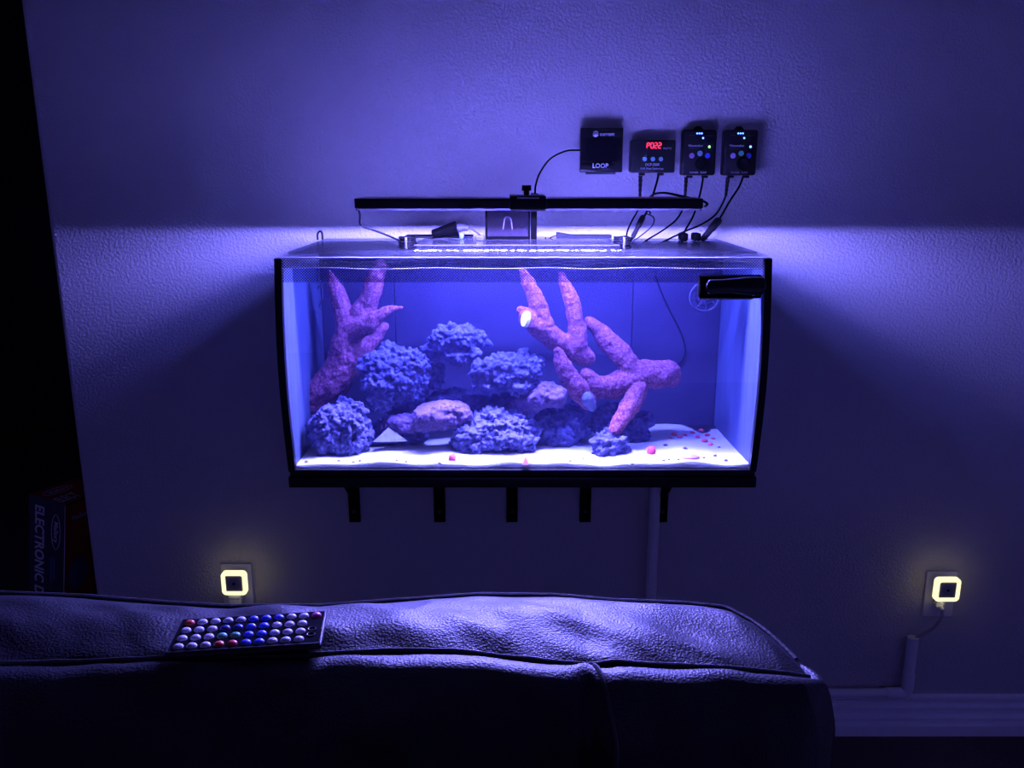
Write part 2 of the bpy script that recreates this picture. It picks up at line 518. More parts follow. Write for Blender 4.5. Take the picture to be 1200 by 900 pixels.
obj('water_body', prism([(yf(z) + 0.0064, z) for z in zv] + [(YP - 0.001, ZW - 0.002), (YP - 0.001, zs[0])], 'x', XL + 0.0082, XR - 0.0082), 'water_body', wt)
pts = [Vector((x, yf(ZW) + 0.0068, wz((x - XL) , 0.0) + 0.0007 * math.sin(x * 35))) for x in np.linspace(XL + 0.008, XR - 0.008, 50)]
obj('waterline', tube(pts, 0.0009, 6, 2), 'edge_highlight', wt)

# sand bed
def sand_z(x, y):
    fy = (y - (-0.41)) / (YP + 0.41)
    base = 0.8412 - 0.0085 * fy
    fx = (x - XL) / (XR - XL)
    w = 0.0022 * math.sin(x * 24 + 0.8) + 0.0016 * math.sin(x * 57 + 2.0) + 0.0014 * noise.noise(Vector((x * 30, y * 40, 0)))
    hump = 0.006 * math.exp(-((x + 0.08) / 0.10) ** 2) * min(1, fy * 5)
    return base + w * (1 - 0.5 * fy) + hump - 0.004 * max(0, fx - 0.6) * fy
bm = new_bm()
nu, nv = 160, 44
sx = lambda i: XL + 0.008 + (XR - XL - 0.016) * i / nu
def sy(j, z): 
    f0 = yf(z) + 0.0062
    return f0 + (YP - 0.002 - f0) * (j / nv) ** 1.4
top = [[None] * (nv + 1) for _ in range(nu + 1)]
for i in range(nu + 1):
    for j in range(nv + 1):
        y = sy(j, 0.838)
        top[i][j] = bm.verts.new((sx(i), y, sand_z(sx(i), y)))
for i in range(nu):
    for j in range(nv):
        bm.faces.new((top[i][j], top[i + 1][j], top[i + 1][j + 1], top[i][j + 1]))
bot = [[bm.verts.new((sx(i), yf(0.829) + 0.0062 if k == 0 else YP - 0.002, 0.8285)) for k in (0, 1)] for i in range(nu + 1)]
for i in range(nu):
    bm.faces.new((bot[i][0], bot[i + 1][0], top[i + 1][0], top[i][0]))
    bm.faces.new((bot[i][1], top[i][nv], top[i + 1][nv], bot[i + 1][1]))
    bm.faces.new((bot[i][0], bot[i][1], bot[i + 1][1], bot[i + 1][0]))
bm.faces.new([bot[0][0]] + [top[0][j] for j in range(nv + 1)] + [bot[0][1]])
bm.faces.new([bot[nu][1]] + [top[nu][j] for j in range(nv, -1, -1)] + [bot[nu][0]])
tag(obj('sand_bed', bm, 'sand'), 'bright white sand bed on the floor of the aquarium', 'sand', kind='stuff')

# ------------------------------------------------------------------ reef rocks
RG = 'knobbly reef rocks in the aquarium'

def rock_mesh(c, r, seed, voxel=0.0020, knob=95.0, amp=0.0050, blobs=16):
    rnd = random.Random(seed)
    bm = new_bm()
    def sph(cc, rr):
        g = bmesh.ops.create_icosphere(bm, subdivisions=3, radius=1.0)
        bmesh.ops.scale(bm, vec=Vector(rr), verts=g['verts'])
        bmesh.ops.translate(bm, vec=Vector(cc), verts=g['verts'])
    c = Vector(c); r = Vector(r)
    sph(c, r * 0.74)
    for k in range(blobs):
        d = Vector((rnd.uniform(-1, 1), rnd.uniform(-1, 1), rnd.uniform(-1, 1))).normalized()
        q = rnd.uniform(0.28, 0.46)
        sph(c + Vector((d.x * r.x, d.y * r.y, d.z * r.z)) * (0.96 - q), (r.x * q * 1.05, r.y * q * 1.05, r.z * q * 1.1))
    me = weld(bm, voxel)
    off = Vector((seed * 3.7, seed * 1.9, seed * 0.7))
    def fn(p, n):
        q = p + off
        b1 = abs(noise.noise(q * knob * 0.42)); b2 = abs(noise.noise(q * knob + Vector((3, 1, 7)))); b3 = abs(noise.noise(q * knob * 2.3 + Vector((9, 4, 2))))
        pit = noise.noise(q * 62.0 + Vector((5, 5, 5)))
        v1 = noise.voronoi(q * knob * 1.15)[0][0]; v2 = noise.voronoi(q * knob * 2.6)[0][0]
        h = amp * (2.4 * b1 + 1.0 * b2 + 1.9 * (0.5 - v1) + 0.9 * (0.5 - v2) + 0.5 * b3 - 0.9)
        if pit > 0.30:
            h -= amp * 4.0 * (pit - 0.30)
        return h
    displace(me, fn)
    return me

def rock(name, label, cx, cy, w, h, Y, dep, seed, mat='reef_rock', **kw):
    c = P(cx, cy, Y); s = MPP(cy, Y)
    me = rock_mesh(c, (w / 2 * s, dep / 2, h / 2 * s), seed, **kw)
    return tag(obj(name, me, mat, angle=None), label, 'rock', RG)

rock('reef_rock', 'knobbly reef rock perched highest on the pile, between two others', 533, 403, 84, 56, -0.27, 0.075, 3)
rock('reef_rock', 'large knobbly reef rock leaning against the foot of the three-fingered branch', 464, 446, 106, 88, -0.285, 0.10, 11)
rock('reef_rock', 'knobbly reef rock with dark hollow, beside the thick cut branch', 595, 437, 98, 64, -0.295, 0.085, 23)
rock('reef_rock', 'tall knobbly reef rock at the base of the three-fingered branch, on the sand', 400, 502, 86, 76, -0.335, 0.09, 31)
rock('reef_rock', 'wide low reef rock with pale crusted top lying on the sand', 581, 511, 122, 66, -0.325, 0.10, 47)
rock('reef_rock', 'blue-grey reef rock behind the small pink shell, under the branch pile', 655, 506, 74, 66, -0.275, 0.09, 59)
rock('reef_rock', 'small rounded reef rock on the sand in front of the leaning branch tip', 713, 521, 54, 42, -0.335, 0.06, 61)
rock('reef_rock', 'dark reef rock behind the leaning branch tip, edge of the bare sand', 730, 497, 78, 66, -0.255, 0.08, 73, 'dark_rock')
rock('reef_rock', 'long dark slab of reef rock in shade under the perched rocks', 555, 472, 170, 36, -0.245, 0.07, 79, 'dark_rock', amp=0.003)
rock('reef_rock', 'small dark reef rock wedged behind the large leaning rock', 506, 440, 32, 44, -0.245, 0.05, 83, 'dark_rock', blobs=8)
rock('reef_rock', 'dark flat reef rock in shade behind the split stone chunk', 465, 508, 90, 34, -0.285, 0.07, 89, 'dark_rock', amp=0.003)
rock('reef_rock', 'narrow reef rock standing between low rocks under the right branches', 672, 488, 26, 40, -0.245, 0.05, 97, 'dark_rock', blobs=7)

# ------------------------------------------------------------------ coralline branches
def chain(bm, pts, Yd=None):
    """pts: (px, py, Y, radius_px)"""
    cs = [P(p[0], p[1], p[2]) for p in pts]
    rs = [p[3] * MPP(p[1], p[2]) for p in pts]
    k = len(cs)
    sp_ = catmull(cs, 8) if k > 2 else [cs[0].lerp(cs[1], i / 8) for i in range(9)]
    rr = list(np.interp(np.linspace(0, k - 1, len(sp_)), range(k), rs))
    for i, (p, r) in enumerate(zip(sp_, rr)):
        g = bmesh.ops.create_icosphere(bm, subdivisions=2, radius=r)
        bmesh.ops.translate(bm, vec=p, verts=g['verts'])
        if i + 1 < len(sp_):
            q = sp_[i + 1]; L = (q - p).length; m_ = int(L / (r * 0.5))
            for j in range(1, m_ + 1):
                t = j / (m_ + 1)
                g = bmesh.ops.create_icosphere(bm, subdivisions=2, radius=r * (1 - t) + rr[i + 1] * t)
                bmesh.ops.translate(bm, vec=p.lerp(q, t), verts=g['verts'])

def branch_mesh(chains, seed, voxel=0.0025, amp=0.0012):
    bm = new_bm()
    for c_ in chains:
        chain(bm, c_)
    me = weld(bm, voxel)
    off = Vector((seed, seed * 2.1, seed * 0.3))
    def fn(p, n):
        q = p + off
        return amp * (2.2 * noise.noise(q * 28) + 2.0 * noise.noise(q * 60) + 1.2 * noise.noise(q * 140) + 1.0 * (0.5 - noise.voronoi(q * 190)[0][0]))
    displace(me, fn)
    return me

BG = 'purple crusted branch rocks in the aquarium'
me = branch_mesh([
    [(361, 484, -.25, 15), (374, 463, -.25, 20), (392, 446, -.25, 21), (401, 425, -.25, 19), (406, 400, -.25, 18), (411, 382, -.25, 17)],
    [(408, 388, -.25, 15), (401, 365, -.25, 11), (396, 345, -.25, 11), (391, 333, -.25, 7), (386, 319, -.25, 3)],
    [(412, 385, -.25, 14), (426, 365, -.25, 14), (436, 340, -.255, 12), (441, 322, -.26, 11), (445, 312, -.26, 9)],
    [(414, 388, -.26, 13), (430, 380, -.27, 12), (445, 370, -.28, 8), (458, 363, -.28, 5), (470, 361, -.28, 3)],
    [(412, 430, -.23, 14), (425, 410, -.22, 12), (438, 395, -.21, 10), (450, 383, -.21, 6)]], 5)
tag(obj('branch_rock', me, 'coralline', angle=None), 'purple branch rock with three fingers rising behind the large knobbly rock', 'rock', BG)
me = branch_mesh([
    [(617, 373, -.30, 10), (640, 391, -.29, 13.5), (662, 406, -.28, 14), (683, 417, -.275, 13), (690, 419, -.275, 8)],
    [(637, 380, -.29, 12), (628, 350, -.285, 10), (619, 330, -.28, 8.5), (612, 317, -.28, 5)],
    [(677, 405, -.28, 13), (675, 380, -.275, 11), (671, 357, -.27, 10.5), (664, 337, -.265, 7.5), (657, 321, -.265, 4.5)],
    [(622, 372, -.29, 10), (611, 364, -.285, 6)]], 9)
tb = thing('branch_rock', 'thick purple branch rock with pale sawn end and two upright fingers', 'rock', P(660, 430, -.28), BG)
obj('trunk', me, 'coralline', tb, angle=None)
ce = P(616, 374, -.326)
bm = new_bm()
g = bmesh.ops.create_cone(bm, cap_ends=True, segments=16, radius1=0.0145, radius2=0.0138, depth=0.008)
for v in g['verts']:
    v.co.z += 0.0005 * math.sin(v.co.x * 900)
R_ = Vector((-0.75, -0.60, 0.20)).to_track_quat('Z', 'Y').to_matrix().to_4x4()
bmesh.ops.scale(bm, vec=(0.62, 1.0, 1), verts=bm.verts[:])
bmesh.ops.transform(bm, matrix=Matrix.Translation(ce) @ R_, verts=bm.verts[:])
e = obj('sawn_end', bm, 'sawn_stone', tb, smooth=False); e['label'] = 'pale sawn end of the branch'
me = branch_mesh([
    [(690, 378, -.255, 7), (703, 388, -.255, 9), (712, 399, -.26, 13), (726, 414, -.265, 13.5), (738, 428, -.27, 12), (744, 438, -.27, 13)],
    [(686, 438, -.285, 8), (698, 452, -.28, 14), (716, 453, -.275, 15), (735, 446, -.27, 16), (753, 439, -.265, 16)],
    [(748, 431, -.275, 9), (757, 438, -.265, 17), (772, 440, -.258, 17), (783, 436, -.252, 15), (786, 444, -.25, 11)],
    [(745, 448, -.27, 12), (747, 460, -.29, 12), (738, 477, -.31, 12), (729, 490, -.325, 10.5), (720, 505, -.335, 7)]], 14)
tag(obj('branch_rock', me, 'coralline', angle=None), 'long purple branch rock ending in a blunt knob, one tip leaning to the sand', 'rock', BG)
me = branch_mesh([
    [(654, 411, -.30, 6.5), (658, 426, -.30, 9.5), (666, 442, -.295, 12), (678, 456, -.29, 14), (690, 470, -.29, 11)]], 21)
tb2 = thing('branch_rock', 'short tapering purple finger rock with broken pale foot, beside the hollowed rock', 'rock', P(680, 482, -.29), BG)
obj('finger', me, 'coralline', tb2, angle=None)
me = branch_mesh([[(687, 466, -.30, 9), (693, 476, -.298, 6)]], 22)
e = obj('broken_foot', me, 'bare_stone', tb2, angle=None); e['label'] = 'bare pale stone where the finger broke'
CG = 'cut chunks of branch rock on the pile'
def chunk(pts, seed, flat, label):
    me = branch_mesh(pts, seed, voxel=0.0022, amp=0.0026)
    pl = flat
    for v in me.vertices:          # planar breaks
        for (o_, n_) in pl:
            d = (v.co - o_).dot(n_)
            if d > 0: v.co -= n_ * d * 0.9
    me.update()
    return tag(obj('stone_chunk', me, 'chunk_rock', angle=50), label, 'rock', CG)
chunk([[(500, 490, -.335, 17), (518, 487, -.335, 18), (536, 485, -.33, 15), (547, 490, -.325, 9)],
       [(496, 497, -.32, 13), (470, 500, -.31, 16), (455, 500, -.30, 12)]], 31,
      [(P(520, 503, -.335), Vector((0.1, 0, -1)).normalized()), (P(510, 472, -.335), Vector((-0.35, -0.2, 0.9)).normalized())],
      'split purple-grey stone chunk jutting forward above the white sand')
chunk([[(606, 478, -.30, 12), (625, 470, -.31, 15), (645, 462, -.315, 15), (656, 466, -.31, 12)]], 37,
      [(P(640, 482, -.31), Vector((0.25, 0, -1)).normalized()), (P(664, 465, -.31), Vector((1, -0.2, -0.1)).normalized())],
      'blunt purple stone chunk lying under the hollowed reef rock')
bm = new_bm()
sh = [P(437, 518, -.35), P(478, 517, -.345), P(455, 501, -.335), P(462, 519, -.315), P(440, 518, -.325)]
bmesh.ops.convex_hull(bm, input=[bm.verts.new(v) for v in sh])
for v in [v for v in bm.verts if not v.link_faces]: bm.verts.remove(v)
tag(obj('stone_shard', bm, 'bare_stone', smooth=False), 'pale triangular stone shard in the gap between two reef rocks', 'rock')

# ------------------------------------------------------------------ bits on the sand
rnd = random.Random(4)
def bit(name, px, py, size, mat, label, cat, group, seed, flat=0.6):
    p = PZ(px, py, 0.8412)
    p.z = sand_z(p.x, p.y)
    bm = new_bm()
    bmesh.ops.create_icosphere(bm, subdivisions=2, radius=1)
    q = Vector((seed * 1.3, seed * 0.7, 0.2))
    for v in bm.verts:
        v.co *= 1 + 0.55 * noise.noise(v.co * 1.6 + q)
        v.co = Vector((v.co.x * size, v.co.y * size * 0.8, v.co.z * size * flat))
    bmesh.ops.translate(bm, vec=(p.x, p.y, p.z + size * flat * 0.55), verts=bm.verts[:])
    return tag(obj(name, bm, mat, angle=None), label, cat, group)
AGL = 'scrap of red seaweed on the bare sand beside the side glass'
for i, (x, y, s) in enumerate([(790, 507, .006), (797, 511, .005), (812, 503, .0055), (822, 500, .006), (829, 506, .005), (818, 509, .005),
                               (826, 514, .0065), (833, 518, .005), (786, 512, .0045), (803, 507, .004), (836, 510, .004)]):
    bit('seaweed_scrap', x, y, s, 'red_algae', AGL, 'seaweed', 'red seaweed scraps on the sand', i + 1)
bit('seaweed_scrap', 763, 531, .0075, 'red_algae', 'upright scrap of red seaweed beside the small rounded reef rock', 'seaweed', 'red seaweed scraps on the sand', 31, 1.3)
bit('seaweed_scrap', 530, 539, .0065, 'red_algae', 'lone scrap of red seaweed on sand below the wide low reef rock', 'seaweed', 'red seaweed scraps on the sand', 32, 1.1)
GRL = 'tiny dark gravel grain lying on the white sand'
for i, (x, y, s) in enumerate([(359, 540, .0028), (372, 533, .003), (397, 540, .0028), (414, 541, .0025), (422, 540, .0026), (465, 541, .0024), (476, 542, .0026),
                               (515, 543, .0032), (668, 541, .0026), (684, 536, .0024), (741, 545, .0034), (778, 540, .003), (784, 539, .0026), (780, 521, .004),
                               (803, 526, .004), (838, 532, .0035), (851, 538, .0035), (795, 540, .0024), (843, 521, .003), (825, 537, .0026)]):
    bit('gravel_grain', x, y, s, 'dark_gravel', GRL, 'gravel', 'dark grains on the sand', 50 + i)
# shells
def shell(px, py, r, label, upright=False):
    p = PZ(px, py, 0.8412); p.z = sand_z(p.x, p.y)
    bm = new_bm()
    n, k = 26, 6
    ctr = bm.verts.new((0, 0, 0))
    rings = []
    for j in range(1, k + 1):
        f = j / k
        rings.append([bm.verts.new((f * r * math.cos(t) * (1 + 0.05 * math.cos(13 * t)), f * r * 0.62 * math.sin(t), r * 0.5 * (1 - f ** 2) + 0.04 * r * math.cos(13 * t) * f)) for t in [2 * PI * i / n for i in range(n)]])
    for v in (ctr,): v.co.z = r * 0.5
    for i in range(n):
        bm.faces.new((ctr, rings[0][i], rings[0][(i + 1) % n]))
        for j in range(k - 1):
            bm.faces.new((rings[j][i], rings[j + 1][i], rings[j + 1][(i + 1) % n], rings[j][(i + 1) % n]))
    bm.faces.new(rings[-1])
    if upright:
        bmesh.ops.rotate(bm, matrix=Matrix.Rotation(PI / 2, 3, 'X'), verts=bm.verts[:])
    lo = min(v.co.z for v in bm.verts)
    bmesh.ops.translate(bm, vec=(p.x, p.y, p.z - lo + 0.0002), verts=bm.verts[:])
    return tag(obj('shell', bm, 'pink_shell', angle=None), label, 'shell')
shell(809, 538, 0.0165, 'pink ribbed shell lying flat on the open white sand')
bm = new_bm()
p = PZ(616, 545, 0.8412); p.z = sand_z(p.x, p.y)
bmesh.ops.create_cone(bm, cap_ends=True, segments=14, radius1=0.0065, radius2=0.0006, depth=0.013)
for v in bm.verts: v.co.x += 0.0006 * math.sin(v.co.z * 900)
bmesh.ops.translate(bm, vec=(p.x, p.y + 0.004, p.z + 0.0066), verts=bm.verts[:])
tag(obj('shell', bm, 'pink_shell'), 'small pale pink cone shell standing against the wide low reef rock', 'shell')

# ------------------------------------------------------------------ gear in the tank
bm = tube([P(x, y, -0.16) for x, y in ((371, 309), (374, 325), (378, 345), (373, 360), (368, 352), (372, 338), (388, 326), (400, 330), (404, 345))], 0.0016, 8)
tag(obj('air_tube', bm, 'pale_clear'), 'thin clear air tube looped in the water by the side glass', 'tube')

# algae scraper magnet on the front glass
tm = P(858, 338, -0.44)
zm = tm.z
yo = yf(zm) - 0.0015
mg = thing('algae_magnet', 'black algae scraper magnet clamped on the front glass near the water surface', 'scraper', (tm.x, yo - 0.01, zm - 0.02))
xa, xb = P(820, 338, -.44).x, P(893, 338, -.44).x
zt, zb = P(858, 322.5, -.44).z, P(858, 350, -.44).z
obj('outer_block', span(xa, xb, yo - 0.012, yo, zb, zt, 0.003, 3), 'black_matte', mg)
h = new_bm()
npf = 20
def hp(t):  # wavy handle outline
    x = xa + 0.008 + (xb + 0.003 - xa - 0.008) * t
    up_ = zt - 0.006 + 0.004 * t - 0.001 * math.sin(t * 2 * PI)
    lo_ = zb + 0.009 + 0.0022 * math.sin(t * 2 * PI - 0.6)
    e_ = min(1, math.sqrt(max(0, 1 - max(0, (abs(t - .5) - .42) / .08) ** 2)))
    mid = (up_ + lo_) / 2
    return x, mid + (up_ - mid) * (0.35 + 0.65 * e_), mid + (lo_ - mid) * (0.35 + 0.65 * e_)
ring = [(hp(i / npf)[0], hp(i / npf)[1]) for i in range(npf + 1)] + [(hp(i / npf)[0], hp(i / npf)[2]) for i in range(npf, -1, -1)]
h = prism(ring, 'y', yo - 0.024, yo - 0.011)
bmesh.ops.recalc_face_normals(h, faces=h.faces[:])
es = [e for e in h.edges if e.verts[0].co.y < yo - 0.02 and e.verts[1].co.y < yo - 0.02]
bmesh.ops.bevel(h, geom=es, offset=0.003, segments=3, profile=0.5, affect='EDGES')
obj('handle', h, 'black_gloss', mg)
obj('inner_block', span(xa + 0.004, xb - 0.006, yf(zm) + 0.0065, yf(zm) + 0.024, zb - 0.001, zt - 0.004, 0.003, 3), 'black_matte', mg)
obj('blade', span(xa + 0.005, xb - 0.008, yf(zm) + 0.0062, yf(zm) + 0.008, zb - 0.0045, zb + 0.002), 'silver', mg)

# wavemaker pump ring behind the magnet
pc = P(826, 348, -0.33)
wm = thing('wavemaker_pump', 'clear round wavemaker pump cage in the water behind the black magnet', 'pump', pc - Vector((0, 0, 0.028)))
def ringmesh(c, R, r, axis='y', n=28, k=8):
    bm = new_bm()
    vs = []
    for i in range(n):
        t = 2 * PI * i / n
        row = []
        for j in range(k):
            a_ = 2 * PI * j / k
            rr = R + r * math.cos(a_)
            row.append(bm.verts.new((c[0] + rr * math.cos(t), c[1] + r * math.sin(a_), c[2] + rr * math.sin(t))))
        vs.append(row)
    for i in range(n):
        for j in range(k):
            bm.faces.new((vs[i][j], vs[(i + 1) % n][j], vs[(i + 1) % n][(j + 1) % k], vs[i][(j + 1) % k]))
    return bm
obj('cage_ring', ringmesh(pc, 0.026, 0.0022), 'pale_clear', wm)
obj('cage_ring', ringmesh(pc + Vector((0, 0.004, 0)), 0.016, 0.0018), 'pale_clear', wm)
for k in range(8):
    t = 2 * PI * k / 8 + 0.2
    d = Vector((math.cos(t), 0, math.sin(t)))
    obj('cage_spoke', tube([pc + d * 0.006, pc + d * 0.026], 0.0013, 6, 0), 'pale_clear', wm)
bm = new_bm()
g = bmesh.ops.create_cone(bm, cap_ends=True, segments=20, radius1=0.013, radius2=0.017, depth=0.028)
bmesh.ops.rotate(bm, matrix=Matrix.Rotation(PI / 2, 3, 'X'), verts=bm.verts[:])
bmesh.ops.translate(bm, vec=pc + Vector((0.012, 0.022, 0.008)), verts=bm.verts[:])
obj('motor', bm, 'black_matte', wm)
obj('cord', tube([P(x, y, YP - 0.004) for x, y in ((768, 322), (775, 342), (785, 364), (797, 388), (803, 408), (800, 422), (788, 430))], 0.0017, 8), 'black_rubber', wm)

# ================================================================== LID AND THINGS ON IT
ZL0, ZL1 = Z1 + 0.0015, Z1 + 0.0050
obj('lid_pane', span(XL + 0.002, XR - 0.002, -0.412, -0.3500, ZL0, ZL1), 'lid_clear', aq)
obj('lid_pane', span(XL + 0.002, XR - 0.002, -0.3495, YB - 0.002, ZL0, ZL1), 'lid_shade_tint', aq)
xr0 = P(735, 285, -0.06).x
obj('lid_rim', span(xr0, XR - 0.012, -0.046, -0.043, ZL1, ZL1 + 0.012), 'clear_acrylic', aq)
obj('lid_rim', span(XL + 0.012, P(466, 285, -0.06).x, -0.046, -0.043, ZL1, ZL1 + 0.010), 'clear_acrylic', aq)
for x in (P(456, 287, -.2).x, P(826, 287, -.06).x, P(452, 280, -.06).x):
    obj('lid_tab', span(x - 0.003, x + 0.003, -0.055, -0.049, ZL1, ZL1 + 0.014, 0.001), 'clear_acrylic', aq)
# raised access hatch
hx0, hx1 = P(486, 289, -0.30).x, P(726, 289, -0.30).x
ZH = 1.2165
ht = thing('lid_hatch', 'raised clear hatch tray along the middle of the aquarium lid', 'hatch', ((hx0 + hx1) / 2, -0.18, ZL1))
obj('hatch_top', span(hx0, hx1, -0.30, -0.065, ZH - 0.003, ZH, 0.0008, 1), 'clear_acrylic', ht)
obj('hatch_front', span(hx0, hx1, -0.3005, -0.297, ZL1 + 0.0002, ZH - 0.003), 'clear_acrylic', ht)
obj('hatch_back', span(hx0, hx1, -0.068, -0.065, ZL1 + 0.0002, ZH - 0.003), 'clear_acrylic', ht)
obj('hatch_lip', span(hx0, hx1, -0.303, -0.2985, ZH - 0.0012, ZH + 0.0008), 'tinted_plastic', ht)
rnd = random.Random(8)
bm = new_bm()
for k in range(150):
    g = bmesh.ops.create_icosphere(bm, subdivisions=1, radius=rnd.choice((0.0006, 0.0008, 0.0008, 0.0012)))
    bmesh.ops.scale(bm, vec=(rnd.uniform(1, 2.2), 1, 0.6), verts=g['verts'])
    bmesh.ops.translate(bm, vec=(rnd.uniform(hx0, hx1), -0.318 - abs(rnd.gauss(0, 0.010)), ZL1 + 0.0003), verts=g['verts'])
d = obj('droplets', bm, 'print_white', ht); d['kind'] = 'stuff'; d['label'] = 'water droplets with sparkle painted white, in front of the hatch'  # white colour of the drops paints the sparkle on the lid

# --- smoky clear box that carries the lamp
bx0, bx1 = P(569, 270, -0.165).x, P(621, 270, -0.165).x
zb0, zb1 = ZH + 0.0003, 1.2795
ab = thing('acrylic_riser', 'smoky clear acrylic box standing under the light bar', 'box', ((bx0 + bx1) / 2, -0.14, zb0))
obj('front_panel', span(bx0, bx1, -0.167, -0.1645, zb0, zb1), 'smoky_acrylic', ab)
obj('rear_panel', span(bx0, bx1, -0.112, -0.1095, zb0, zb1), 'smoky_acrylic', ab)
for x in (bx0 + 0.0015, bx1 - 0.0015):
    obj('side_panel', span(x - 0.0015, x + 0.0015, -0.164, -0.1125, zb0, zb1), 'smoky_acrylic', ab)
    obj('edge_strip', span(x - 0.002, x + 0.002, -0.1695, -0.1672, zb0, zb1), 'nozzle_black', ab)
obj('top_panel', span(bx0, bx1, -0.169, -0.1085, zb1, zb1 + 0.002), 'smoky_acrylic', ab)
obj('base_strip', span(bx0 + 0.003, bx1 - 0.003, -0.1695, -0.1672, zb0, zb0 + 0.006), 'nozzle_black', ab)
xm = (bx0 + bx1) / 2
arch = [Vector((xm - 0.009 + 0.018 * t, -0.140, zb0 + 0.018 + 0.024 * (1 - (2 * t - 1) ** 4))) for t in np.linspace(0, 1, 9)]
e = obj('reflection_arch', tube(arch, 0.0011, 6, 3), 'print_white', ab); e['label'] = 'small white arch standing in for a reflection in the box'  # white tube stands in for a reflection in the clear box

# --- light bar
LX0, LX1 = P(415, 238, -0.41).x, P(824, 240, -0.41).x
LYf, LYb, LZ0, LZ1 = -0.41, -0.30, 1.2852, 1.3015
LYm = (LYf + LYb) / 2
lb = thing('light_bar', 'slim black light bar spanning above the aquarium lid', 'lamp', ((LX0 + LX1) / 2, (LYf + LYb) / 2, ZH))
obj('housing', span(LX0, LX1, LYf, LYb, LZ1 - 0.005, LZ1, 0.0015), 'bar_metal', lb)
for ya, yb in ((LYf, LYf + 0.004), (LYb - 0.004, LYb)):
    obj('side_rail', span(LX0 + 0.0005, LX1 - 0.0005, ya, yb, LZ0, LZ1 - 0.0020), 'bar_metal', lb)
for xa_, xb_ in ((LX0, LX0 + 0.004), (LX1 - 0.004, LX1)):
    obj('end_cap', span(xa_, xb_, LYf + 0.0045, LYb - 0.0045, LZ0 + 0.004, LZ1 - 0.0048), 'black_plastic', lb)
e = obj('lens_edge', span(LX0 + 0.002, LX1 - 0.002, LYf + 0.0002, LYf + 0.0022, LZ0 - 0.0034, LZ0 - 0.0001), 'lens_edge', lb)
e = obj('led_strip', span(LX0 + 0.03, LX1 - 0.03, LYm - 0.005, LYm + 0.005, LZ1 - 0.0068, LZ1 - 0.0056), 'led_emission', lb); e['label'] = 'glowing blue violet led strip'
cx0, cx1 = P(597, 236, -.415).x, P(640, 236, -.415).x
cl = obj('clamp', span(cx0, cx1, LYf - 0.006, LYf - 0.0004, LZ0 - 0.001, LZ1 + 0.004, 0.001), 'black_plastic', lb)
obj('clamp_top', span(cx0, cx1, LYf - 0.006, LYb + 0.01, LZ1 + 0.0003, LZ1 + 0.004, 0.001), 'black_plastic', lb)
obj('clamp_lip', span(cx0 + 0.002, cx1 - 0.001, LYf - 0.008, LYf - 0.001, LZ0 - 0.004, LZ0 - 0.0012, 0.0006), 'silver', lb)
obj('name_plate', span(P(606, 231, -.415).x, P(632, 231, -.415).x, LYf - 0.0066, LYf - 0.0061, LZ1 - 0.0005, LZ1 + 0.0022), 'silver', lb)
sp0 = P(617, 228, LYm)
bm = new_bm()
for z_, r_, h_ in ((LZ1 + 0.008, 0.005, 0.008), (LZ1 + 0.016, 0.0085, 0.009)):
    g = bmesh.ops.create_cone(bm, cap_ends=True, segments=18, radius1=r_, radius2=r_ * 0.95, depth=h_)
    bmesh.ops.translate(bm, vec=(sp0.x, LYm, z_), verts=g['verts'])
obj('thumb_screw', bm, 'black_plastic', lb)
px0, px1 = P(622, 265, -.155).x, P(629, 265, -.155).x
obj('mount_post', span(px0, px1, -0.165, -0.145, ZH + 0.0003, LZ1 - 0.006, 0.001), 'nozzle_black', lb)
obj('mount_arm', span(px0, px1, LYb + 0.011, -0.14, LZ1 - 0.0055, LZ1 + 0.004, 0.001), 'black_plastic', lb)

# --- black cone nozzle with fittings
a0, a1 = P(507, 274, -0.15), P(536, 267, -0.15)
nz = thing('pipe_nozzle', 'black tapered nozzle with white hose fitting lying on the hatch', 'nozzle', (P(522, 278, -.15).x, -0.15, ZH))
a0.z = ZH + 0.0095; a1.z = ZH + 0.021
obj('nozzle_body', tube([a0 - (a1 - a0) * 0.02, a0, a0.lerp(a1, .5), a1], [0.006, 0.0082, 0.0115, 0.0145], 16, 0), 'nozzle_black', nz)
obj('hose_fitting', tube([a1, a1 + Vector((0.012, 0, 0.001)), a1 + Vector((0.021, 0, 0.0))], [0.009, 0.007, 0.005], 12, 0), 'clear_cable', nz)
obj('blue_collar', span(a1.x + 0.004, a1.x + 0.013, -0.158, -0.145, ZH + 0.0004, ZH + 0.012, 0.002), 'blue_plastic', nz)
obj('hose', tube([a1 + Vector((0.02, 0, 0)), a1 + Vector((0.032, 0, -0.004)), P(563, 276, -.15), P(568, 281, -.15)], 0.0014, 8), 'clear_cable', nz)

# --- flat tray plate under the nozzle + white clips
tag(obj('flat_plate', span(P(474, 279, -.12).x, P(554, 279, -.12).x, -0.135, -0.075, ZH + 0.0003, ZH + 0.0042, 0.0015), 'lid_grey'),
    'thin grey plate lying on the hatch beside the corded coil', 'plate')
k1 = P(562, 279, -.19)
tag(obj('cable_clip', span(k1.x - 0.007, k1.x + 0.008, -0.196, -0.186, ZH + 0.0003, ZH + 0.010, 0.0015), 'clear_cable'), 'small pale cable clip beside the smoky acrylic box', 'clip')
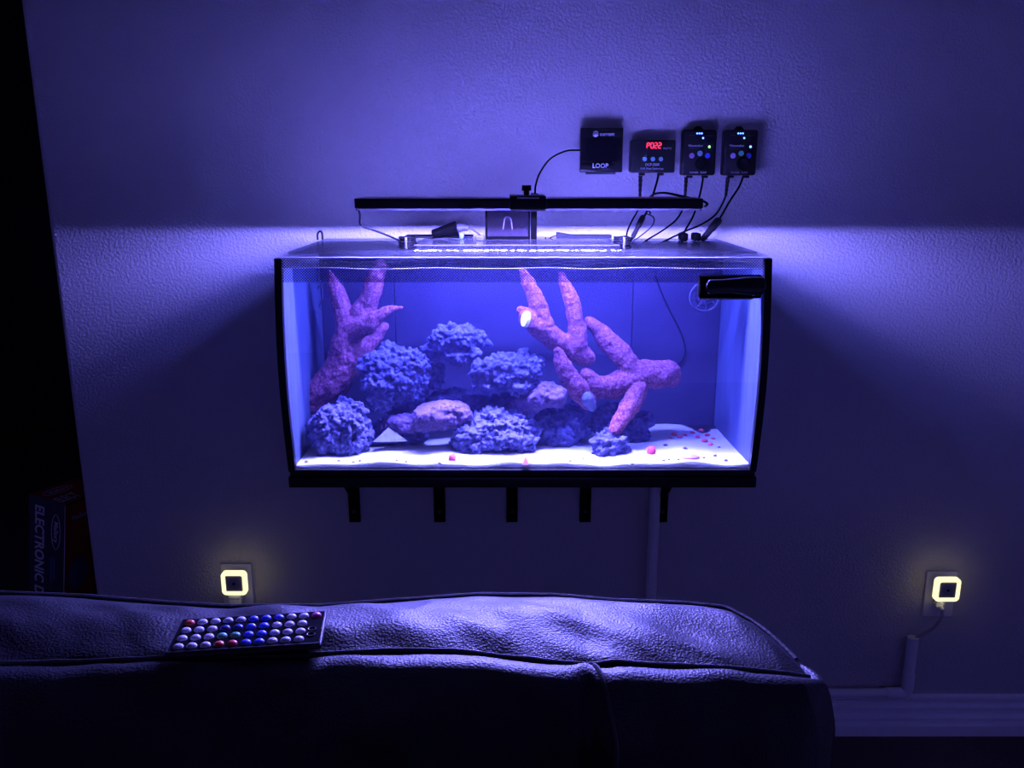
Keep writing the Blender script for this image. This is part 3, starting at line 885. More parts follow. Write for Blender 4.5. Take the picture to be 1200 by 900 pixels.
# slim grey power brick
bkx0, bkx1 = P(652, 279, -.13).x, P(716, 279, -.13).x
pb = thing('power_brick', 'slim grey wedge shaped power brick lying on the hatch', 'adapter', ((bkx0 + bkx1) / 2, -0.13, ZH))
bm = prism([(bkx0, ZH + 0.0004), (bkx1, ZH + 0.0004), (bkx1, ZH + 0.007), (bkx0 + 0.03, ZH + 0.007), (bkx0 + 0.002, ZH + 0.0115), (bkx0, ZH + 0.010)], 'y', -0.142, -0.115)
obj('brick_body', bm, 'lid_grey', pb, smooth=False)
obj('cord', tube([Vector((bkx0 + 0.001, -0.13, ZH + 0.005)), P(648, 277, -.13), P(641, 281, -.13) , Vector((P(639, 283, -.13).x, -0.13, ZH + 0.0016))], 0.0013, 8), 'black_rubber', pb)

# --- coiled cord bundles
def coil(cx, cy, wpx, label, seed):
    rnd = random.Random(seed)
    c = P(cx, cy, -0.27)
    w = wpx * MPP(cy, -0.27)
    t = thing('cord_coil', label, 'cord', (c.x, -0.27, ZL1), 'coiled black cords on the lid')
    for k in range(6):
        z = ZL1 + 0.0018 + 0.0034 * k
        a = w / 2 * rnd.uniform(0.85, 1.0); b_ = 0.026 * rnd.uniform(0.85, 1.0)
        pts = [Vector((c.x + a * math.cos(q), -0.27 + b_ * math.sin(q), z + 0.0008 * math.sin(3 * q + k))) for q in np.linspace(0, 2 * PI, 25)]
        obj('loop', tube(pts, 0.0016, 7, 0), 'black_rubber', t)
    obj('tie', span(c.x - 0.002, c.x + 0.002, -0.27 - 0.029, -0.27 - 0.022, ZL1 + 0.0003, ZL1 + 0.0215, 0.0008), 'clear_cable', t)
coil(478, 287, 20, 'coil of black cord on the lid at the foot of the lamp cord', 1)
coil(729, 286, 20, 'coil of black cord on the lid under the red-digit controller', 2)

# --- lid hook
h0 = P(376, 283, -0.09)
pts = [Vector((h0.x - 0.006, -0.09, ZL1 + 0.001)), Vector((h0.x - 0.006, -0.09, ZL1 + 0.012)), Vector((h0.x - 0.002, -0.09, ZL1 + 0.018)), Vector((h0.x + 0.003, -0.09, ZL1 + 0.016)), Vector((h0.x + 0.004, -0.09, ZL1 + 0.001))]
tag(obj('hose_hook', tube(pts, 0.0022, 8), 'black_plastic'), 'small black hook standing on the lid corner', 'hook')

# ================================================================== WALL CONTROLLERS
CF = -0.031      # front face of the controllers
def panel_rect(px0, py0, px1, py1, Y):
    a_ = P((px0 + px1) / 2, py0, Y); b_ = P((px0 + px1) / 2, py1, Y)
    return P(px0, (py0 + py1) / 2, Y).x, P(px1, (py0 + py1) / 2, Y).x, b_.z, a_.z
WX, WZ = (1, 0, 0), (0, 0, 1)
def ptxt(parent, body, px, py, size, mat='print_white', bold=0.0, Y=CF - 0.0007, align='CENTER'):
    return obj('lettering', text_mesh(body, size, P(px, py, Y), WX, WZ, bold, 0.0002, align), mat, parent, smooth=False)
def disc(parent, name, px, py, r, mat, Y=CF, h=0.0015, seg=18):
    c = P(px, py, Y)
    bm = new_bm()
    g = bmesh.ops.create_cone(bm, cap_ends=True, segments=seg, radius1=r, radius2=r * 0.85, depth=h)
    bmesh.ops.rotate(bm, matrix=Matrix.Rotation(PI / 2, 3, 'X'), verts=bm.verts[:])
    bmesh.ops.translate(bm, vec=(c.x, Y - h / 2 - 0.0002, c.z), verts=bm.verts[:])
    return obj(name, bm, mat, parent)

# 1 square display
x0, x1, z0, z1 = panel_rect(680, 149.5, 730, 202, CF)
lc = thing('display_controller', 'square black controller with dark screen, mounted beside the red-digit one', 'controller', ((x0 + x1) / 2, 0, z0), 'aquarium controllers on the wall')
obj('body', span(x0, x1, CF, -0.006, z0, z1, 0.002), 'black_gloss', lc)
obj('wall_mount', span(x0 + 0.012, x1 - 0.012, -0.006, -0.0005, z0 + 0.01, z1 - 0.01), 'black_plastic', lc)
xa, xb, za, zb_ = panel_rect(686, 164, 724, 189, CF)
obj('screen', span(xa, xb, CF - 0.0008, CF, za, zb_), 'screen', lc)
obj('top_line', span(x0 + 0.018, x1 - 0.016, CF - 0.0006, CF, z1 - 0.0062, z1 - 0.0055), 'grey_plastic', lc)
obj('bottom_lip', span(x0 + 0.012, x1 - 0.014, CF - 0.0025, CF + 0.006, z0 - 0.004, z0 - 0.0002), 'grey_plastic', lc)
ptxt(lc, 'current', 711.5, 157.3, 0.0100, bold=0.0001)
ptxt(lc, 'LOOP', 703.5, 194.5, 0.0125, bold=0.00012)
lg = disc(lc, 'logo', 698, 157, 0.0062, 'print_white')
for k, dz in enumerate((-0.0015, 0.0012)):
    c = P(698, 157, CF)
    pts = [Vector((c.x - 0.006 + 0.012 * t, CF - 0.0022, c.z + dz + 0.0018 * math.sin(PI * t))) for t in np.linspace(0, 1, 6)]
    obj('logo_stripe', tube(pts, 0.0006, 5, 2), 'black_plastic', lg)

# 2 pump controller
x0, x1, z0, z1 = panel_rect(739, 164, 791.5, 202.5, CF)
dc = thing('pump_controller', 'wide black controller showing a red digit readout', 'controller', ((x0 + x1) / 2, 0, z0), 'aquarium controllers on the wall')
obj('body', span(x0, x1, CF, -0.0005, z0, z1, 0.0035, 3), 'black_plastic', dc)
SEG = {'P': 'abefg', '0': 'abcdef', '2': 'abged'}
def seven(parent, s, px, py, hgt, pitch):
    c = P(px, py, CF - 0.0005)
    w = hgt * 0.52; th = hgt * 0.15
    X0 = c.x - pitch * (len(s) - 1) / 2
    for k, chs in enumerate(s):
        bm = new_bm()
        cx = X0 + k * pitch
        for g in SEG[chs]:
            hor = {'a': hgt / 2, 'g': 0, 'd': -hgt / 2}
            ver = {'f': (-1, 1), 'b': (1, 1), 'e': (-1, -1), 'c': (1, -1)}
            if g in hor: add_box(bm, (cx, c.y, c.z + hor[g]), (w * 0.8, 0.0006, th))
            else:
                sxx, szz = ver[g]; add_box(bm, (cx + sxx * w / 2, c.y, c.z + szz * hgt / 4), (th, 0.0006, hgt * 0.40))
        obj('digit', bm, 'digit_red', parent, smooth=False)
seven(dc, 'P022', 766.5, 170.5, 0.0105, 0.0078)
ptxt(dc, 'WATTS', 782, 174, 0.0052)
for px in (755.5, 765, 774.5):
    disc(dc, 'button', px, 186.5, 0.0045, 'button_teal')
ptxt(dc, 'DCP-2500', 764.5, 193, 0.0068, bold=0.00008)
ptxt(dc, 'SINE Wave Technology', 764, 197.6, 0.0050)
for px in (752, 774):
    xs = P(px, 203, CF + 0.015).x
    obj('socket', span(xs - 0.006, xs + 0.006, CF + 0.009, CF + 0.021, z0 - 0.0055, z0 - 0.0003, 0.001), 'black_plastic', dc)
dcz = z0

# 3, 4 wavemaker controllers
def wave_ctrl(px0, px1, label, third, spot, shift):
    x0, x1, z0, z1 = panel_rect(px0, 152, px1, 205.5, CF)
    t = thing('wavemaker_controller', label, 'controller', ((x0 + x1) / 2, 0, z0), 'aquarium controllers on the wall')
    bm = span(x0, x1, CF, -0.0005, z0, z1, 0.005, 3)
    obj('body', bm, 'black_plastic', t)
    obj('hanging_tab', prism([(x0 + 0.022, z1 - 0.001), (x1 - 0.022, z1 - 0.001), (x1 - 0.030, z1 + 0.008), (x0 + 0.030, z1 + 0.008)], 'y', -0.008, -0.0005), 'black_plastic', t)
    cx = (px0 + px1) / 2
    for k in range(3): disc(t, 'indicator', cx - 2.8 + 2.7 * k, 156.3, 0.0017, 'spot_blue', h=0.0006)
    for k in range(5): disc(t, 'indicator_off', cx + 5.5 + 2.6 * k, 159.2, 0.0012, 'grey_plastic', h=0.0005)
    disc(t, 'indicator', cx + 4.2, 161.8, 0.0019, 'spot_blue', h=0.0006)
    e = disc(t, 'indicator', cx + 11.5, 172, 0.0024, spot, h=0.0006)
    ptxt(t, 'Wavemaker', cx - 4.5, 170.8, 0.0062)
    obj('print_line', span(P(cx - 13, 174, CF).x, P(cx - 1, 174, CF).x, CF - 0.0005, CF, P(cx, 174.4, CF).z, P(cx, 173.7, CF).z), 'grey_plastic', t)
    obj('print_line', span(P(cx - 12, 158.5, CF).x, P(cx - 6, 158.5, CF).x, CF - 0.0005, CF, P(cx, 158.8, CF).z, P(cx, 158.2, CF).z), 'grey_plastic', t)
    for dx, dy, mt in ((-9, 182.5, 'button_lilac'), (0.5, 179.8, third), (9.5, 182.5, 'button_blue')):
        disc(t, 'button', cx + dx, dy, 0.0055, mt)
    dl = disc(t, 'dial', cx + 1.5, 192, 0.012, 'black_gloss', h=0.008, seg=28)
    ptxt(t, 'POWER', cx - 6.5, 202.3, 0.0050)
    ptxt(t, 'PUMP', cx + 4.5, 202.3, 0.0050)
    for dx in (-12, 6):
        xs = P(cx + dx, 206, CF + 0.012).x
        obj('socket', span(xs - 0.006, xs + 0.006, CF + 0.006, CF + 0.018, z0 - 0.0055, z0 - 0.0003, 0.001), 'black_plastic', t)
    return t, z0
w1, wz1 = wave_ctrl(800, 839.5, 'narrow black wavemaker controller with a green indicator lit', 'button_teal', 'spot_green', 0)
w2, wz2 = wave_ctrl(848.5, 887.5, 'narrow black wavemaker controller with only blue indicators lit', 'button_green', 'spot_blue', 0)

# ------------------------------------------------------------------ cords
def cord(name, label, pts, r, plug=None, conn=None, mat='black_rubber', group='cords behind the light bar'):
    """pts: (px, py, Y); plug: list of (px,py,Y) + radii for a ribbed plug; conn: inline connectors"""
    ws = [P(*p) for p in pts]
    lo = min(ws, key=lambda v: v.z)
    t = thing(name, label, 'cord', lo, group)
    obj('cord', tube(ws, r, 8, 6), mat, t)
    if plug:
        a_, b_ = P(*plug[0]), P(*plug[1])
        n = 9
        obj('plug', tube([a_.lerp(b_, k / n) for k in range(n + 1)], [plug[2] * (0.8 if k % 2 else 1.0) * (1 - 0.35 * k / n) for k in range(n + 1)], 12, 0), 'black_plastic', t)
    for c_ in conn or []:
        a_, b_ = P(*c_[0]), P(*c_[1])
        obj('connector', tube([a_, a_.lerp(b_, .08), a_.lerp(b_, .45), a_.lerp(b_, .5), a_.lerp(b_, .92), b_], [c_[2] * .7, c_[2], c_[2], c_[2] * .8, c_[2] * .8, c_[2] * .5], 12, 0), 'black_plastic', t)
    return t
cord('controller_cord', 'thin black cord looping from the square controller to the lamp clamp',
     [(680, 176, -.018), (663, 177, -.02), (645, 186, -.06), (633, 202, -.18), (628, 216, -.27), (627, 226, -.30)], 0.0018)
cord('controller_cord', 'black cord with ribbed plug from the first socket under the red digits',
     [(750, 230, -.02), (748, 245, -.03), (741, 258, -.06), (735, 272, -.09), (734, 285, -.10)], 0.0017, ((750.5, 206, -.02), (750, 231, -.02), 0.0048))
cord('controller_cord', 'black cord with inline connector from the second socket under the red digits',
     [(772, 203.5, -.02), (769, 216, -.02), (764, 232, -.03), (758, 248, -.05), (750, 262, -.07), (740, 280, -.09), (737, 286, -.10)], 0.0023, None,
     [((754, 253, -.06), (741, 279, -.09), 0.006)])
cord('lamp_cord', 'black cord lying over the end of the light bar and hanging behind it',
     [(762, 250, -.16), (758, 240, -.20), (764, 229, -.26), (778, 226, -.285), (797, 229.5, -.31), (812, 233, -.34), (824, 236, -.36), (829, 239, -.37), (826, 242, -.375)], 0.0020)
cord('controller_cord', 'black cord with ribbed plug from the green-lit controller',
     [(803, 230, -.02), (801, 243, -.02), (792, 258, -.04), (775, 271, -.07), (757, 282, -.10), (744, 292, -.15)], 0.0019, ((804, 207.5, -.02), (802.5, 231, -.02), 0.0046))
cord('controller_cord', 'black cord dropping straight from the second socket of the green-lit controller',
     [(824, 206.5, -.02), (822, 220, -.02), (817, 240, -.025), (811, 256, -.04), (803, 270, -.06), (800, 280, -.065), (798, 287, -.07)], 0.0021)
cord('controller_cord', 'black cord with ribbed plug sweeping from the blue-lit controller',
     [(851, 228, -.02), (847, 238, -.02), (838, 252, -.03), (822, 263, -.05), (803, 271, -.07), (782, 281, -.10), (762, 291, -.16)], 0.0019, ((853, 208, -.02), (850.5, 230, -.02), 0.0046))
cord('controller_cord', 'black cord with thick inline connector from the blue-lit controller',
     [(871, 206.5, -.02), (866, 219, -.02), (855, 236, -.025), (844, 255, -.035), (833, 270, -.05), (820, 285, -.07)], 0.0021, None,
     [((843, 257, -.035), (823, 281, -.065), 0.0085)])
cord('lamp_cord', 'black cord hanging from the free end of the light bar to the coil',
     [(419, 242, -.38), (422, 252, -.37), (423, 264, -.35), (436, 269, -.33), (452, 275, -.31), (466, 281, -.29), (472, 284, -.28)], 0.0019)
cord('air_line', 'thin pale air line drooping over the rear rim of the lid',
     [(799, 272, -.055), (796, 280, -.06), (800, 289, -.10), (806, 294, -.17), (812, 297, -.22)], 0.0014, mat='clear_cable')
cord('air_line', 'thin pale cord hooked beside the inline connector under the light bar',
     [(757, 250, -.08), (766, 255, -.08), (764, 265, -.09), (750, 277, -.11), (738, 285, -.14)], 0.0013, mat='clear_cable')
# splitter plugs on the lid corner
for (px, lab) in ((800, 'dark cord splitter on the lid below the green-lit controller'), (815, 'dark cord splitter on the lid below the blue-lit controller')):
    c = P(px, 288, -0.10)
    tag(obj('cord_splitter', box((c.x, -0.10, ZL1 + 0.0085), (0.016, 0.03, 0.016), 0.004, 3), 'nozzle_black'), lab, 'adapter', 'dark splitters on the lid')

# ================================================================== SHELF
sh = thing('wall_shelf', 'black wall shelf carrying the aquarium on metal brackets', 'shelf', (0.018, -0.2, 0.56))
obj('board', span(XL - 0.004, XR + 0.004, -0.420, -0.001, 0.7985, 0.8185, 0.0015), 'black_plastic', sh)
for px in (415, 515, 600, 686, 776):
    x = P(px, 600, -0.01).x
    b_ = new_bm()
    add_box(b_, (x, -0.004, 0.675), (0.026, 0.007, 0.235), 0.001, 1)
    add_box(b_, (x, -0.175, 0.7935), (0.026, 0.33, 0.007), 0.001, 1)
    add_tube(b_, [Vector((x, -0.008, 0.62)), Vector((x, -0.09, 0.68)), Vector((x, -0.22, 0.788))], 0.006, 8, 4)
    br = obj('bracket', b_, 'black_matte', sh)
    for z in (0.585, 0.65):
        bm = new_bm()
        bmesh.ops.create_icosphere(bm, subdivisions=2, radius=0.005)
        bmesh.ops.scale(bm, vec=(1, 0.5, 1), verts=bm.verts[:])
        bmesh.ops.translate(bm, vec=(x, -0.009, z), verts=bm.verts[:])
        obj('screw', bm, 'grey_plastic', br)

# ================================================================== CONDUIT
cd = thing('cable_conduit', 'white plastic conduit running along the baseboard and up to the outlet', 'conduit', (0.6, -0.02, 0.10))
zc = 0.1165; yc = -0.0165
xv = P(1066, 780, yc).x; xv0 = P(765, 640, yc).x
ztop = P(1070, 747, yc).z
obj('pipe', tube([Vector((xv0 + 0.02, yc, zc)), Vector((xv - 0.02, yc, zc))], 0.0115, 18, 0), 'white_plastic', cd)
obj('pipe', tube([Vector((xv, yc, zc + 0.02)), Vector((xv, yc, ztop))], 0.0128, 18, 0), 'white_plastic', cd)
obj('pipe', tube([Vector((xv0, yc, zc + 0.02)), Vector((xv0, yc, 0.79))], 0.0128, 18, 0), 'white_plastic', cd)
obj('elbow', tube([Vector((xv - 0.05, yc, zc)), Vector((xv - 0.016, yc, zc)), Vector((xv - 0.004, yc, zc + 0.004)), Vector((xv, yc, zc + 0.016)), Vector((xv, yc, zc + 0.055))], 0.0142, 18, 4), 'white_plastic', cd)
obj('elbow', tube([Vector((xv0 + 0.05, yc, zc)), Vector((xv0 + 0.016, yc, zc)), Vector((xv0 + 0.004, yc, zc + 0.004)), Vector((xv0, yc, zc + 0.016)), Vector((xv0, yc, zc + 0.055))], 0.0142, 18, 4), 'white_plastic', cd)

# ================================================================== OUTLETS AND NIGHT LIGHTS
def outlet(px, py, label, nl_label, npx, npy):
    c = P(px, py, -0.004)
    t = thing('wall_outlet', label, 'outlet', (c.x, 0, c.z - 0.0575), 'white wall outlets')
    bm = box((c.x, -0.0032, c.z), (0.072, 0.0058, 0.116), 0.0022, 2)
    obj('cover_plate', bm, 'white_plastic', t)
    for dz in (0.020, -0.020):
        rc = obj('receptacle', box((c.x, -0.0068, c.z + dz), (0.033, 0.0016, 0.029), 0.0005, 1), 'white_plastic', t)
        for dx in (-0.0065, 0.0065):
            obj('slot', box((c.x + dx, -0.0077, c.z + dz + 0.003), (0.0022, 0.0003, 0.008)), 'black_matte', rc)
    obj('plate_screw', box((c.x, -0.0064, c.z), (0.005, 0.0008, 0.005), 0.0003, 1), 'silver', t)
    # night light
    yl = -0.045
    n_ = P(npx, npy, yl)
    nl = thing('night_light', nl_label, 'night light', (n_.x, yl, n_.z - 0.029), 'square plug in night lights')
    def rr(hw, rad, k=6):
        out_ = []
        for (sx_, sz_, a0) in ((1, 1, 0), (-1, 1, PI / 2), (-1, -1, PI), (1, -1, 1.5 * PI)):
            for j in range(k + 1):
                q = a0 + PI / 2 * j / k
                out_.append((n_.x + sx_ * (hw - rad) + rad * math.cos(q), n_.z + sz_ * (hw - rad) + rad * math.sin(q)))
        return out_
    prof_ = [(0.0200, 0.004, 0.0), (0.0200, 0.0045, -0.009), (0.0212, 0.006, -0.0115), (0.0265, 0.0085, -0.0115), (0.0287, 0.010, -0.009), (0.0287, 0.010, 0.002), (0.0255, 0.009, 0.006), (0.0190, 0.004, 0.006)]
    bm = new_bm()
    rows = [[bm.verts.new((p[0], yl + dy, p[1])) for p in rr(hw, rad)] for hw, rad, dy in prof_]
    L = len(rows[0])
    for a_ in range(len(rows)):
        b_ = (a_ + 1) % len(rows)
        for j in range(L):
            try: bm.faces.new((rows[a_][j], rows[a_][(j + 1) % L], rows[b_][(j + 1) % L], rows[b_][j]))
            except ValueError: pass
    e = obj('light_ring', bm, 'night_glow', nl); e['label'] = 'glowing warm rounded square ring'
    obj('glow_blocker', box((n_.x, yl + 0.0085, n_.z), (0.048, 0.004, 0.048), 0.0015, 2), 'white_plastic', nl)  # unseen plate added to cut the ring's halo on the wall
    obj('face', box((n_.x, yl - 0.002, n_.z), (0.0385, 0.016, 0.0385), 0.002, 2), 'sensor_face', nl)
    bm = new_bm()
    g = bmesh.ops.create_cone(bm, cap_ends=True, segments=14, radius1=0.003, radius2=0.003, depth=0.001)
    bmesh.ops.rotate(bm, matrix=Matrix.Rotation(PI / 2, 3, 'X'), verts=bm.verts[:])
    bmesh.ops.translate(bm, vec=(n_.x, yl - 0.0107, n_.z), verts=bm.verts[:])
    obj('light_sensor', bm, 'black_matte', nl)
    obj('plug_body', span(c.x - 0.016, c.x + 0.016, yl + 0.0108, -0.0082, c.z + 0.004, c.z + 0.036, 0.003), 'white_plastic', nl)
    return c
cl_ = outlet(278.5, 687, 'white wall outlet rising behind the remote control', 'lit square night light in the outlet behind the sofa back', 275.5, 682)
cr_ = outlet(1101, 696, 'white wall outlet above the conduit end', 'lit square night light in the outlet above the conduit', 1108.5, 689.5)
pl = P(278, 703, -0.03)
pg = thing('wall_plug', 'white block plug in the lower socket behind the remote control', 'plug', (cl_.x, -0.02, cl_.z - 0.035))
obj('plug_body', span(cl_.x - 0.014, cl_.x + 0.016, -0.034, -0.0082, cl_.z - 0.040, cl_.z - 0.008, 0.003), 'white_plastic', pg)
obj('top_cap', span(cl_.x - 0.012, cl_.x + 0.014, -0.036, -0.0342, cl_.z - 0.016, cl_.z - 0.009, 0.0006), 'white_plastic', pg)
# right plug with cord into the conduit
rp = thing('wall_plug', 'pale plug with grey cord curving down into the conduit', 'plug', (cr_.x, -0.02, ztop))
q0 = Vector((cr_.x, -0.009, cr_.z - 0.016)); q1 = P(1101, 710, -0.04); q2 = P(1104, 714.5, -0.045)
obj('plug_body', tube([q0, q0.lerp(q1, .5), q1], [0.0125, 0.0115, 0.0075], 14, 0), 'white_plastic', rp)
obj('strain_relief', tube([q1, q2], [0.0068, 0.0055], 12, 0), 'white_plastic', rp)
obj('cord', tube([q2, P(1103, 723, -.044), P(1096, 734, -.035), P(1084, 742, -.022), P(1074, 747, -.0155), Vector((xv + 0.002, yc, ztop - 0.02))], 0.0038, 10), 'cord_grey', rp)

# ================================================================== SOFA
YR, YF = -1.075, -1.205
rear_px = [(-500, 690, YR), (-250, 690, YR), (0, 697, YR), (100, 701, YR), (200, 709, YR), (270, 713, YR), (380, 712, YR), (450, 707, YR), (560, 699, YR), (650, 700, YR), (720, 706, YR), (800, 709, YR), (850, 714, -1.08), (880, 729, -1.10), (905, 748, -1.125), (928, 770, -1.15), (947, 791, -1.175)]
front_px = [(-500, 775, YF), (-250, 778, YF), (0, 778, YF), (100, 776, YF), (200, 771, YF), (350, 769, YF), (400, 766, YF), (450, 763, YF), (530, 763, YF), (600, 771, YF), (690, 780, YF), (720, 776, YF), (760, 779, YF), (850, 783, YF), (920, 790, -1.203), (948, 794, -1.190)]
rw = [P(*p) for p in rear_px]; fw = [P(*p) for p in front_px]
rxs = [p.x for p in rw]; fxs = [p.x for p in fw]
SX0, SX1 = max(rxs[0], fxs[0]), min(rxs[-1], fxs[-1])
def rear_seam(x): return Vector((x, np.interp(x, rxs, [p.y for p in rw]), np.interp(x, rxs, [p.z for p in rw])))
def front_seam(x): return Vector((x, np.interp(x, fxs, [p.y for p in fw]), np.interp(x, fxs, [p.z for p in fw])))
def wrinkle(x, y, z):
    q = Vector((x * 9 + y * 6, y * 16, z * 9))
    a_ = noise.noise(q) * 0.6 + 0.5 * noise.noise(Vector((x * 22 + y * 14, y * 20, z * 18 + 3)))
    rdg = 1 - abs(noise.noise(Vector((x * 14 + y * 9 + 7, y * 10, z * 12))))
    return 0.010 * a_ + 0.009 * (rdg - 0.75)
def top_pt(x, v):
    a_, b_ = rear_seam(x), front_seam(x)
    p = a_.lerp(b_, v)
    edge = math.sin(PI * v) ** 0.6 if 0 < v < 1 else 0
    end = min(1, max(0, (SX1 - x) / 0.08)) ** 0.5
    p.z += (0.013 * math.sin(PI * v) * end + wrinkle(p.x, p.y, 0) * edge * end)
    if x < -0.05:   # flatter where the remote lies
        pass
    return p
sofa = thing('sofa', 'black leather sofa with piped seams, seen over its backrest', 'sofa', (-0.5, -1.4, 0))
obj('top_panel', grid_bm(lambda u, v: top_pt(SX0 + (SX1 - SX0) * u, v), 520, 36), 'leather', sofa, angle=None)
def end_x(s):   # the end bulges outwards below the seam
    return SX1 + 0.022 * math.sin(min(1, s / 0.16) * PI / 2)
def front_pt(u, s):
    x = SX0 + (SX1 - SX0) * u
    a_ = front_seam(x)
    xx = SX0 + (end_x(s) - SX0) * u
    phi = min(1, s / 0.16) * PI / 2
    drop = 0.048 * (1 - math.cos(phi)) + 0.54 * max(0, s - 0.16)
    bul = 0.050 * math.sin(phi) + 0.03 * s
    fade = min(1, max(0, (xx - (SX1 - 0.07)) / 0.09))
    y = a_.y - bul * (1 - 0.75 * fade ** 2)
    z = a_.z - 0.0015 * min(1, s / 0.01) + 0.008 * math.sin(min(1, s / 0.10) * PI) - drop
    # pull-in crease at the vertical seam
    sx_ = SEAMX
    crease = 0.012 * math.exp(-((xx - sx_) / 0.010) ** 2) * min(1, s / 0.02)
    puck = 0.006 * noise.noise(Vector((xx * 30, z * 6, 2))) * math.exp(-s / 0.12) * min(1, s / 0.01)
    y += crease - (wrinkle(xx, 0.3, z) * min(1, s / 0.03) + puck) * (1 - fade)
    return Vector((xx, y, z))
SEAMX = P(692, 800, -1.24).x
obj('front_panel', grid_bm(lambda u, v: front_pt(u, v ** 1.5), 520, 44), 'leather', sofa, angle=None)
def rear_pt(u, s):
    x = SX0 + (SX1 - SX0) * u
    a_ = rear_seam(x)
    xx = SX0 + (end_x(s) - SX0) * u
    y = a_.y + 0.055 * math.sin(min(1, s / 0.2) * PI / 2) + (YR - a_.y) * min(1, s / 0.08) * 0.7
    z = a_.z + 0.0045 * math.sin(min(1, s / 0.035) * PI) - (a_.z - 0.06) * s
    return Vector((xx, y, z + 0.002 * noise.noise(Vector((x * 12, s * 5, 0))) * (1 if s > 0 else 0)))
obj('rear_panel', grid_bm(lambda u, v: rear_pt(u, v ** 1.8), 240, 40), 'leather', sofa, angle=None)
def end_pt(u, v):
    a_ = front_pt(1.0, v ** 1.5); 
    s2 = min(1.0, (front_seam(SX1).z - a_.z) / (rear_seam(SX1).z - 0.06))
    b_ = rear_pt(1.0, s2)
    p = a_.lerp(b_, u)
    p.x += 0.010 * math.sin(PI * u) * min(1, v * 4)
    return p
obj('end_panel', grid_bm(end_pt, 16, 40), 'leather', sofa, angle=None)
xs = np.linspace(SX0, SX1, 140)
def fl(v, d): 
    return v + d
obj('welt', tube([front_seam(x) + Vector((0, -0.001, 0.0012 + 0.0006 * noise.noise(Vector((x * 40, 0, 0))))) for x in xs], 0.0022, 8, 2), 'welt_leather', sofa)
obj('welt', tube([rear_seam(x) + Vector((0, 0.001, 0.0012)) for x in xs], 0.0028, 8, 2), 'welt_leather', sofa)
obj('seam', tube([front_pt((SEAMX + 0.003 - SX0) / (SX1 - SX0), s) + Vector((0, 0.0015, 0)) for s in np.linspace(0.005, 0.9, 40)], 0.0022, 6, 2), 'welt_leather', sofa)
obj('seat_cushion', span(SX0 + 0.02, 0.10, -1.86, -1.33, 0.30, 0.47, 0.05, 4), 'leather', sofa)
obj('base', span(SX0 + 0.02, 0.24, -1.88, -1.10, 0.06, 0.30, 0.02, 2), 'leather', sofa)
obj('armrest', span(0.11, 0.265, -1.88, -1.34, 0.30, 0.60, 0.05, 4), 'leather', sofa)
for x in (SX0 + 0.08, 0.18):
    for y in (-1.82, -1.16):
        obj('foot', span(x - 0.025, x + 0.025, y - 0.025, y + 0.025, 0.0, 0.06, 0.005), 'black_plastic', sofa)

# ================================================================== REMOTE CONTROL
RL, RW, RT = 0.1265, 0.056, 0.0068
rc0 = P(292, 739, -1.155)
# rest on the highest points of the top panel beneath it
rz = -9
yaw = math.radians(7.0)
Rz = Matrix.Rotation(yaw, 3, 'Z')
def sofa_z(x, y):
    a_, b_ = rear_seam(x), front_seam(x)
    v = (a_.y - y) / (a_.y - b_.y)
    if v < 0 or v > 1: return -9
    return top_pt(x, v).z
for i in range(9):
    for j in range(7):
        q = Rz @ Vector(((i / 8 - .5) * RL, (j / 6 - .5) * RW, 0))
        rz = max(rz, sofa_z(rc0.x + q.x, rc0.y + q.y))
rc0 = PZ(292, 739, rz + RT)
rm = thing('remote_control', 'black remote control with rows of coloured buttons on the sofa back', 'remote control', (rc0.x, rc0.y, rz))
rm.rotation_euler = (0, 0, yaw)
def lobj(name, bm, mat, parent=rm, **kw):
    """builds in the remote's own frame"""
    bmesh.ops.translate(bm, vec=ORIG[rm.name], verts=bm.verts[:])
    return obj(name, bm, mat, parent, **kw)
lobj('shell', box((0, 0, RT / 2 - 0.0004), (RL, RW, RT - 0.0012), 0.0022, 3), 'remote_black')
lobj('face_plate', box((0, 0, RT - 0.0006), (RL - 0.004, RW - 0.004, 0.0008), 0.0003, 1), 'black_gloss')
for s_ in (-1, 1):
    lobj('edge_line', box((0, s_ * (RW / 2 - 0.0014), RT - 0.0005), (RL - 0.004, 0.0006, 0.0010)), 'grey_plastic')
    lobj('edge_line', box((s_ * (RL / 2 - 0.0014), 0, RT - 0.0005), (0.0006, RW - 0.004, 0.0010)), 'grey_plastic')
W_, B_, V_, G_, R_c, K_ = 'button_white', 'button_blue', 'button_navy', 'button_green', 'button_red', 'button_pink'
rows = [[R_c, W_, W_, W_, W_, B_, B_, B_, W_, W_, K_],
        [W_, W_, W_, V_, V_, B_, B_, W_, W_, W_],
        [W_, W_, W_, G_, G_, B_, B_, W_, W_, W_],
        [W_, W_, W_, R_c, R_c, B_, B_, W_, W_, W_]]
bmeshes = {}
for j, row in enumerate(rows):
    for i, mt in enumerate(row):
        x = -RL / 2 + 0.0095 + i * 0.01085; y = RW / 2 - 0.0085 - j * 0.0130
        if mt not in bmeshes:
            bm = new_bm()
            g = bmesh.ops.create_uvsphere(bm, u_segments=14, v_segments=8, radius=1)
            bmesh.ops.delete(bm, geom=[v for v in bm.verts if v.co.z < -0.05], context='VERTS')
            bmesh.ops.scale(bm, vec=(0.0044, 0.0042, 0.0026), verts=bm.verts[:])
            b0 = lobj('button', bm, mt, angle=None)
            bmeshes[mt] = b0.data
            b0.location = (x, y, RT - 0.0001)
        else:
            b0 = bpy.data.objects.new('button', bmeshes[mt]); COL.objects.link(b0)
            b0.parent = rm; b0.location = (x, y, RT - 0.0001)
